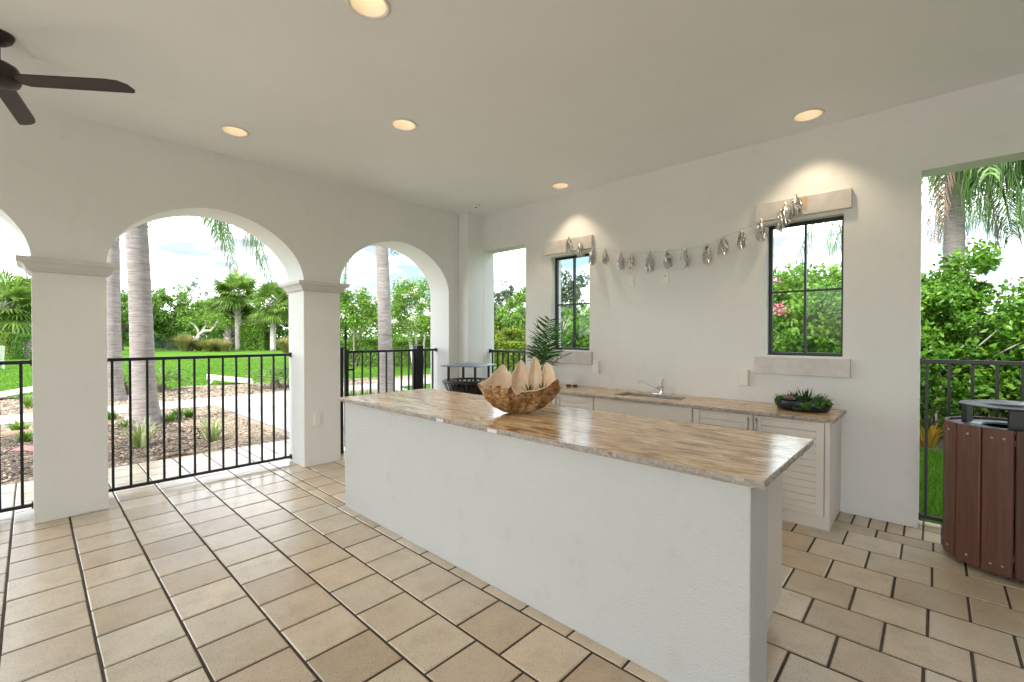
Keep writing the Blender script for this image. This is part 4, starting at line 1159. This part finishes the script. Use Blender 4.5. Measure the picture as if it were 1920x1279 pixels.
fan_palm('young cabbage palm behind the clipped hedge at far left', g3(8, 30), 3.4, .22, 2.4, 60, 5, .8)

# --- trees across the lawn
TR = 'trees beyond the lawn'
tree('oak_tree', 'dense round dark green tree right behind the near palm trunk', 'tree', g3(318, 50), 6.9, (3.0, 3.0, 3.0), .34, 60, 120, 'leaf_oak', seed=1, trunk_r=.25, lower=-.9)
tree('oak_tree', 'dark green tree between the two palm trunks at left', 'tree', g3(226, 46), 6.2, (2.6, 2.6, 2.8), .34, 50, 110, 'leaf_oak', seed=2, trunk_r=.22, lower=-.9)
tree('pine_tree', 'thin grey sparse tree rising above the lawn trees', 'tree', g3(372, 66), 10.2, (3.4, 3.0, 3.4), .30, 40, 22, 'leaf_grey', 'bark_pale', seed=3, trunk_r=.16, clump=.16)
tree('broad_tree', 'light green tree filling the gap left of the tall cabbage palm', 'tree', g3(392, 58), 6.4, (3.2, 2.6, 2.6), .32, 60, 90, 'leaf_bright', seed=4, trunk_r=.2, lower=-.95)
tree('broad_tree', 'green tree behind the shorter criss-cross palm', 'tree', g3(478, 60), 6.0, (3.2, 2.6, 2.6), .34, 56, 100, 'leaf_fan', seed=5, trunk_r=.2, lower=-.95)
tree('broad_tree', 'grey-green tall tree showing beside the middle column', 'tree', g3(545, 62), 8.6, (2.6, 2.6, 3.6), .30, 50, 70, 'leaf_grey', seed=6, trunk_r=.2, lower=-.95)
tree('oak_tree', 'dark tree mass behind the hedge at the left edge', 'tree', g3(14, 52), 5.6, (4.0, 3.0, 2.6), .36, 60, 90, 'leaf_deep', seed=7, trunk_r=.25, lower=-.95)
tree('broad_tree', 'thin branched tree above the palm at the left edge', 'tree', g3(30, 44), 8.0, (3.0, 3.0, 2.6), .24, 40, 20, 'leaf_oak', seed=8, trunk_r=.14, clump=.14)
tree('broad_tree', 'background tree low behind the lawn hedge left of middle', 'tree', g3(430, 70), 6.6, (7.0, 3.0, 3.2), .42, 90, 90, 'leaf_oak', seed=9, trunk_r=.2, lower=-.95)
tree('broad_tree', 'background tree behind the near palm trunk pair', 'tree', g3(255, 64), 7.2, (5.0, 3.0, 3.4), .42, 70, 90, 'leaf_bright', seed=10, trunk_r=.2, lower=-.95)
# pale leaning trunk
lt = thing('leaning_tree', 'pale bare trunk leaning right with forked branches on the lawn', 'tree', g3(356, 44))
r_ = RT; z_ = Vector((0, 0, 1)); u = 44 / FPX
def sp2(px, pz): return r_ * ((px - 356) * u) + z_ * ((660 - pz) * u)
m = MB(); m.tube([sp2(355, 662), sp2(362, 648), sp2(374, 630)], [.26, .22, .19], 8)
m.tube([sp2(374, 630), sp2(384, 622), sp2(396, 622), sp2(404, 612), sp2(410, 600)], [.18, .15, .13, .10, .05], 7)
m.tube([sp2(374, 630), sp2(380, 622), sp2(386, 612), sp2(385, 602)], [.13, .11, .08, .04], 7)
m.tube([sp2(374, 631), sp2(371, 620), sp2(365, 611), sp2(356, 606)], [.11, .09, .07, .03], 7)
m.build('trunk', 'bark_pale', lt, True)
rng = np.random.default_rng(77); P = np.concatenate([np.array(sp2(a, b)) + rng.normal(size=(90, 3)) * .5 for a, b in ((410, 597), (385, 598), (352, 602), (398, 604), (372, 600), (420, 604))])
V, F = leaves_np(P, .26, rng); from_mesh('crown', bigmesh('crown', V, F, 'leaf_bright'), lt)
# hedges beyond the lawn
hedge('shrub_row', 'far green thicket behind all the lawn trees', gp(180, 66), gp(640, 62), 3.0, 4.4, 12000, .5, 'leaf_oak', 33, top=.5)
hedge('clipped_hedge', 'long clipped green hedge behind the tawny grasses', gp(330, 49), gp(600, 47), 1.5, 1.95, 9000, .22, 'leaf_hedge', 1)
hedge('clipped_hedge', 'low dark hedge below the flowering trees in the right arch', gp(600, 22.8), gp(830, 21.5), 1.1, 1.22, 12000, .11, 'leaf_oak', 2)
hedge('clipped_hedge', 'bright taller hedge peeking over the dark hedge in the right arch', gp(600, 30), gp(860, 28), 1.2, 2.7, 13000, .17, 'leaf_bright', 12)
for k, px in enumerate((17, 43)):
    hedge('clipped_hedge', ('upright block of clipped hedge at the left edge, left of two', 'upright block of clipped hedge at the left edge, right of two')[k], gp(px - 12, 28.6), gp(px + 11, 28.6), .8, 1.55, 3000, .10, 'leaf_lime' if k == 0 else 'leaf_hedge', 20 + k)
hedge('shrub_row', 'rounded green shrubs before the hedge between both lawn palms', gp(460, 46.5), gp(505, 46.5), 2.0, 2.5, 4000, .22, 'leaf_bright', 31)
hedge('shrub_row', 'blue-green shrub mass behind the far iron fence', gp(280, 54), gp(345, 54), 2.0, 1.7, 4000, .24, 'leaf_deep', 32)
# crape myrtles with white flowers
tree('crape_myrtle', 'white flowering small tree left of the palm trunk in the right arch', 'tree', g3(672, 22), 3.9, (1.75, 1.5, 1.25), .13, 60, 120, 'leaf_bright', 'bark', 41, .13, flowers=('petal_white', 26, .09, .3), stems=4, lower=-.7)
tree('crape_myrtle', 'white flowering small tree right of the palm trunk in the right arch', 'tree', g3(783, 20.5), 3.95, (1.85, 1.5, 1.45), .12, 70, 120, 'leaf_bright', 'bark_pale', 42, .11, flowers=('petal_white', 32, .08, .3), stems=4, lower=-.8)
tree('crape_myrtle', 'green tree whose crown shows left of the right arch opening', 'tree', g3(610, 24), 3.9, (1.7, 1.5, 1.3), .14, 50, 100, 'leaf_bright', 'bark', 43, .12, stems=3)
# tawny grasses
def tuft(name, label, cat, loc, n, h, spread, mat, seed, w_=.012, group=None, curl=.6, part='blades'):
    rng = np.random.default_rng(seed); t = thing(name, label, cat, loc, 0, group)
    a = rng.uniform(0, 2 * np.pi, n); b = rng.uniform(0, 1, n) ** .7 * spread; l = h * rng.uniform(.6, 1.1, n); r0 = rng.uniform(0, .12, n) * spread * 2
    d = np.c_[np.cos(a), np.sin(a), np.zeros(n)]; s = np.c_[-np.sin(a), np.cos(a), np.zeros(n)] * w_
    z = np.array([0, 0, 1.0]); p0 = d * r0[:, None]
    p1_ = p0 + d * (b * .35)[:, None] + z * (l * .6)[:, None]; p2_ = p0 + d * b[:, None] + z * (l * (1 - curl * .5 * (b / spread) ** 2))[:, None]
    V = np.stack([p0 - s, p0 + s, p1_ + s, p1_ - s, p2_], 1).reshape(-1, 3); i = np.arange(n) * 5
    F = np.concatenate([np.c_[i, i + 1, i + 2], np.c_[i, i + 2, i + 3], np.c_[i + 3, i + 2, i + 4]])
    from_mesh(part, bigmesh(part, V, F, mat), t); return t
TG = 'tawny ornamental grasses'
for k, (px, D, h_, s_) in enumerate([(345, 43, 1.75, 1.3), (391, 42.5, 1.25, 1.2), (420, 42.5, 1.1, 1.0), (408, 43.5, 1.3, 1.1), (538, 38, 1.5, 1.2), (372, 44, 1.1, .9)]):
    tuft('ornamental_grass', ['tall tawny grass clump left of the pale leaning trunk', 'tawny grass clump right of the leaning trunk', 'tawny grass clump at the foot of the tall cabbage palm', 'tawny grass clump second left of the tall cabbage palm', 'tawny grass clump beside the middle column', 'tawny grass clump just behind the leaning trunk foot'][k], 'grass', g3(px, D), 700, h_, s_, 'leaf_tawny', 60 + k, .025, TG)
# low dark cycads by the lawn
def cycad(label, loc, n, R_, seed, h_=.25, mat='leaf_oak'):
    t = thing('cycad', label, 'shrub', loc, 0, 'low dark cycads'); r = random.Random(seed)
    m = MB(); m.lathe([(.12, -.05), (.14, .1), (.09, h_), (.001, h_ + .03)], 10); m.build('trunk', 'bark', t, True)
    for k in range(n):
        az = 6.283 * k / n + r.uniform(-.2, .2); e = r.uniform(.15, 1.1); mm = MB()
        frond(mm, arc((0, 0, h_), az, R_ * r.uniform(.75, 1), R_ * e * 1.2, R_ * e * 1.0 + .15, 7), 22, .16, .022, .05, .45, seed * 9 + k, start=.08, rach=.012); mm.build('frond', mat, t)
cycad('low dark cycad just right of the near palm trunk', g3(300, 12.2), 26, .95, 1)
cycad('low dark cycad between the two near palm trunks', g3(228, 11.3), 24, .9, 2)
cycad('low dark cycad by the lawn beside the middle column', g3(515, 12.6), 26, .9, 3)
cycad('second low cycad behind the one beside the middle column', g3(548, 13.4), 24, 1.0, 4)
# small plants in the near bed
for k, (px, D, h_, s_, mt, lb) in enumerate([(262, 5.9, .42, .36, 'leaf_variegated', 'variegated yellow-green strappy plant in front of the palm foot'), (396, 6.3, .36, .36, 'leaf_variegated', 'variegated strappy plant in the bark bed right of the palm'),
                                       (318, 7.6, .20, .20, 'leaf_bright', 'small green lily clump right of the palm foot'), (332, 7.9, .26, .22, 'leaf_bright', 'green lily clump right of the palm foot, the middle one'), (353, 8.1, .18, .18, 'leaf_bright', 'green lily clump farthest right of the palm foot'),
                                       (238, 7.2, .18, .22, 'leaf_bright', 'green lily clump at the left of the palm foot'), (208, 7.9, .2, .2, 'leaf_bright', 'green lily clump beside the left column'),
                                       (34, 6.8, .22, .26, 'leaf_bright', 'green lily clump behind the left railing, upper one'), (44, 6.2, .18, .22, 'leaf_bright', 'green lily clump behind the left railing, lower one'), (54, 9.2, .3, .25, 'leaf_bright', 'green clump at the far left beside the column edge')]):
    tuft('strappy_plant', lb, 'plant', g3(px, D), 34 if k < 2 else 90, h_, s_, mt, 90 + k, .016 if k < 2 else .008, 'small plants in the bark bed')
for k, (px, D) in enumerate([(660, 10.2), (672, 10.0), (684, 10.3), (700, 10.0), (742, 10.1), (757, 10.4)]):
    tuft('lily_clump', ['low green clump by the gate, nearest the latch', 'low green clump by the gate, second from the latch', 'low green clump by the gate, third from the latch', 'low green clump left of the palm foot behind the gate', 'low green clump right of the palm foot behind the gate', 'low green clump farthest right behind the gate'][k], 'plant', g3(px, D), 90, .28, .28, 'leaf_bright', 120 + k, .009, 'low clumps behind the gate')
m = MB(); m.tube([(0, 0, .03), (.25, .02, .05), (.55, -.03, .04)], [.05, .045, .03], 8); o = tag(m.build('log', 'log', None, True), 'short weathered log lying in the bark bed at far left', 'log'); o.location = g3(8, 6.6); o.rotation_euler = (0, 0, azr + .2)
m = MB(); m.box((0, -.08, 0), (.5, .08, .05)); o = tag(m.build('timber_piece', 'red_timber', bevel=.01), 'reddish timber offcut lying in the bark bed beside the left column', 'timber'); o.location = g3(28, 5.75); o.rotation_euler = (R(10), 0, azr)
m = MB(); m.tube([(0, 0, .02), (.2, .05, .05), (.4, 0, .02)], [.02, .03, .015], 6); o = tag(m.build('bark_piece', 'log', None, True), 'curled palm bark piece at the front rim of the bed', 'bark'); o.location = g3(293, 5.35); o.rotation_euler = (0, 0, azr + .4)
# bean-bag boards on the lawn edge
def toss_board(label, a, b, hi=.30, lo=.09):
    a, b = Vector(a), Vector(b); d = b - a; ln = d.length
    t = thing('toss_board', label, 'game board', (a.x, a.y, G), math.atan2(d.y, d.x), 'lawn toss boards')
    m = MB(); hw = .3; th = .02
    m.add([(0, -hw, hi), (ln, -hw, lo), (ln, hw, lo), (0, hw, hi), (0, -hw, hi + th), (ln, -hw, lo + th), (ln, hw, lo + th), (0, hw, hi + th)], [(0, 3, 2, 1), (4, 5, 6, 7), (0, 1, 5, 4), (1, 2, 6, 5), (2, 3, 7, 6), (3, 0, 4, 7)]); m.build('deck', 'board_grey', t)
    for s in (-1, 1):
        m = MB(); y0, y1 = sorted((s * (hw - .03), s * hw)); m.add([(0, y0, hi - .09), (ln, y0, .0), (ln, y1, 0), (0, y1, hi - .09), (0, y0, hi), (ln, y0, lo), (ln, y1, lo), (0, y1, hi)], [(0, 3, 2, 1), (4, 5, 6, 7), (0, 1, 5, 4), (1, 2, 6, 5), (2, 3, 7, 6), (3, 0, 4, 7)]); m.build('side_rail', 'board_grey', t)
        m = MB(); m.tube([(.22, s * .25, hi - .05), (.02, s * .25, 0)], .035, 4); m.build('leg', 'board_grey', t)
toss_board('pale grey slanted toss board at the lawn edge seen through the left arch', (-15.85, 3.58), (-15.55, 4.75))
toss_board('pale slanted toss board seen left of the left column', (-15.5, .45), (-15.9, -.85), .34)
ch = thing('garden_chair', 'white slatted garden chair cut by the left picture edge', 'chair', g3(-9, 20), azr + 2.5)
for k in range(5):
    m = MB(); y = -.26 + k * .11; m.add([(0, y, .35), (.02, y, .35), (.02, y + .1, .35), (0, y + .1, .35), (-.35, y, 1.05), (-.33, y, 1.05), (-.33, y + .1, 1.05), (-.35, y + .1, 1.05)], [(0, 3, 2, 1), (4, 5, 6, 7), (0, 1, 5, 4), (1, 2, 6, 5), (2, 3, 7, 6), (3, 0, 4, 7)]); m.build('back_slat', 'chair_white', ch)
m = MB(); m.box((0, -.27, .33), (.5, .27, .36)); m.build('seat', 'chair_white', ch)
for x, y in ((.45, -.26), (.45, .23), (-.05, -.26), (-.05, .23)): m = MB(); m.box((x, y, 0), (x + .05, y + .03, .33)); m.build('leg', 'chair_white', ch)
# far iron fences
def far_fence(label, p0, p1, n, h_, w_=.02):
    p0, p1 = Vector(p0), Vector(p1); d = p1 - p0; t = thing('iron_fence', label, 'fence', (p0.x, p0.y, G), math.atan2(d.y, d.x)); ln = d.length
    pm = MB(); pm.box((-w_ / 2, -w_ / 2, .05), (w_ / 2, w_ / 2, h_)); me = pm.mesh('picket', 'black_metal')
    for k in range(n): from_mesh('picket', me, t, ((k + .5) * ln / n, 0, 0))
    for z in (.08, h_ - .12): m = MB(); m.box((0, -.02, z), (ln, .02, z + .035)); m.build('rail', 'black_metal', t)
far_fence('thin iron fence across the lawn left of the tawny grasses', gp(282, 40), gp(335, 43), 26, 1.05, .018)
far_fence('black iron fence among the bushes outside the right doorway', (-1.4, 9.2), (3.0, 9.35), 36, 1.15)

# --- planting outside the window wall
tree('viburnum_bush', 'big glossy green bush outside the right doorway', 'bush', g3(1778, 6.7), 2.75, (1.0, 1.0, 1.25), .088, 90, 210, 'leaf_glossy', 'bark_pale', 51, .07, lower=-.85, clump=.24, stems=5)
tree('viburnum_bush', 'lower glossy bush at the right edge of the picture', 'bush', g3(1925, 6.2), 1.75, (1.0, .9, .85), .10, 60, 130, 'leaf_bright', 'bark', 52, .06, lower=-.9, clump=.26, stems=4)
tree('viburnum_bush', 'glossy green bush filling the lower right of the right window', 'bush', g3(1590, 7.2), 2.35, (1.3, 1.1, 1.15), .085, 90, 220, 'leaf_glossy', 'bark', 53, .07, lower=-.85, clump=.25, stems=4)
tree('crape_myrtle', 'pink flowering bush seen through the left panes of the right window', 'bush', g3(1472, 8.2), 2.35, (.8, .9, .85), .11, 46, 110, 'leaf_bright', 'bark_pale', 54, .06, flowers=('petal_pink', 12, .055, .2), stems=3, lower=-.8)
tree('broad_tree', 'light green tree behind the pink flowers in the right window', 'tree', g3(1540, 13), 3.5, (2.2, 1.8, 1.5), .17, 70, 110, 'leaf_bright', 'bark', 55, .1, lower=-.9, stems=3)
tree('viburnum_bush', 'green bush outside the wall between the two windows', 'bush', g3(1330, 8.8), 2.0, (1.4, 1.1, 1.0), .12, 60, 120, 'leaf_glossy', 'bark', 56, .07, lower=-.9, stems=4)
tree('viburnum_bush', 'deep green bush in the right pane of the left window', 'bush', g3(1125, 10.0), 2.15, (1.1, 1.0, 1.1), .13, 60, 120, 'leaf_glossy', 'bark', 57, .07, lower=-.9, stems=4)
tree('broad_tree', 'tall pale green tree in the left panes of the left window', 'tree', g3(1052, 17), 3.9, (1.3, 1.3, 1.7), .16, 55, 90, 'leaf_grey', 'bark_pale', 58, .12, lower=-.95)
tree('broad_tree', 'green tree low in the left window behind the plants', 'tree', g3(1100, 21), 3.3, (2.2, 1.8, 1.7), .18, 60, 100, 'leaf_bright', 'bark', 59, .12, lower=-.95)
tree('pine_tree', 'thin grey-green tall tree seen through the narrow doorway', 'tree', g3(948, 42), 6.6, (1.9, 1.9, 2.3), .24, 40, 50, 'leaf_grey', 'bark_pale', 60, .14, clump=.2)
tree('pine_tree', 'thin grey-green tree left of the tall one in the narrow doorway', 'tree', g3(918, 44), 5.2, (1.8, 1.8, 1.6), .24, 36, 44, 'leaf_grey', 'bark_pale', 61, .12, clump=.2)
tree('broad_tree', 'bright green tree at the right of the narrow doorway', 'tree', g3(992, 30), 4.9, (1.5, 1.5, 1.7), .18, 50, 90, 'leaf_bright', 'bark', 62, .12, lower=-.9)
tree('broad_tree', 'round blue-green bush in the middle of the narrow doorway', 'bush', g3(946, 20), 2.65, (1.2, 1.1, 1.05), .14, 56, 120, 'leaf_oak', 'bark', 63, .08, lower=-.9, stems=3)
tree('croton_bush', 'yellow-green bush above the hedge in the narrow doorway', 'bush', g3(975, 14), 1.75, (.75, .7, .6), .12, 40, 100, 'leaf_lime', 'bark', 64, .06, lower=-.9, stems=3, flowers=('leaf_croton', 5, .06, .2))
tree('croton_bush', 'small yellow-green bush at the left of the narrow doorway', 'bush', g3(912, 14.5), 1.9, (.6, .6, .6), .12, 36, 90, 'leaf_lime', 'bark', 65, .06, lower=-.9, stems=3, flowers=('leaf_croton', 5, .06, .2))
hedge('clipped_hedge', 'bright yellow-green clipped hedge behind the narrow doorway railing', gp(880, 11.4), gp(1015, 11.4), .9, 1.32, 7000, .085, 'leaf_lime', 70)
hedge('shrub_row', 'long green shrub border beyond the window wall', gp(1000, 24), gp(1700, 17), 2.4, 2.1, 14000, .22, 'leaf_bright', 71)
hedge('shrub_row', 'green shrub border beyond the right doorway', gp(1700, 15), gp(2050, 13), 2.4, 2.0, 9000, .2, 'leaf_bright', 72)
hedge('shrub_row', 'low loose shrubs at the foot of the bushes beyond the right doorway', gp(1690, 7.4), gp(2000, 6.6), .9, .95, 5000, .09, 'leaf_bright', 73)
hedge('shrub_row', 'distant tree line beyond the gardens', gp(560, 75), gp(1250, 75), 4, 4.6, 9000, .6, 'leaf_oak', 74, top=.5)
for k, (px, D) in enumerate([(1742, 5.95), (1895, 6.05), (1728, 6.5)]):
    tuft('croton', ['yellow and orange croton at the mulch edge outside the right doorway', 'yellow croton seen between the lid posts of the brown bin', 'green and yellow croton behind the first at the doorway jamb'][k], 'plant', g3(px, D), 26, .34, .30, 'leaf_croton' if k != 2 else 'leaf_lime', 140 + k, .022, 'crotons')
# grass stuff
def blades(name, label, n, fn, h_, w_, seed):
    rng = np.random.default_rng(seed); P = fn(rng, n); n = len(P); a = rng.uniform(0, 6.283, n); l = h_ * rng.uniform(.5, 1.2, n)
    s = np.c_[np.cos(a), np.sin(a), np.zeros(n)] * w_; tip = P + np.c_[rng.normal(0, .4, n) * l, rng.normal(0, .4, n) * l, l]
    V = np.stack([P - s, P + s, tip], 1).reshape(-1, 3); F = np.arange(3 * n).reshape(-1, 3)
    tag(from_mesh(name, bigmesh(name, V, F, 'grass_blade')), label, 'grass', kind='stuff')
blades('grass', 'short green grass outside the right doorway', 26000, lambda r, n: np.c_[r.uniform(-1.0, 2.6, n), r.uniform(4.85, 7.9, n), np.full(n, G)], .085, .003, 1)
def wedge(r, n):
    D = r.uniform(9.5, 30, n); px = r.uniform(-40, 860, n); P = np.array([FW.x, FW.y])[None] * D[:, None] + np.array([RT.x, RT.y])[None] * ((px - 960) / FPX * D)[:, None]
    k = (P[:, 0] < -15.9 - .0 * P[:, 1]) | ((P[:, 1] > 6.5) & (P[:, 0] < -13.4)); P = P[k]
    return np.c_[P, np.full(len(P), G)]
blades('grass', 'mown lawn grass beyond the garden path', 70000, wedge, .07, .006, 2)
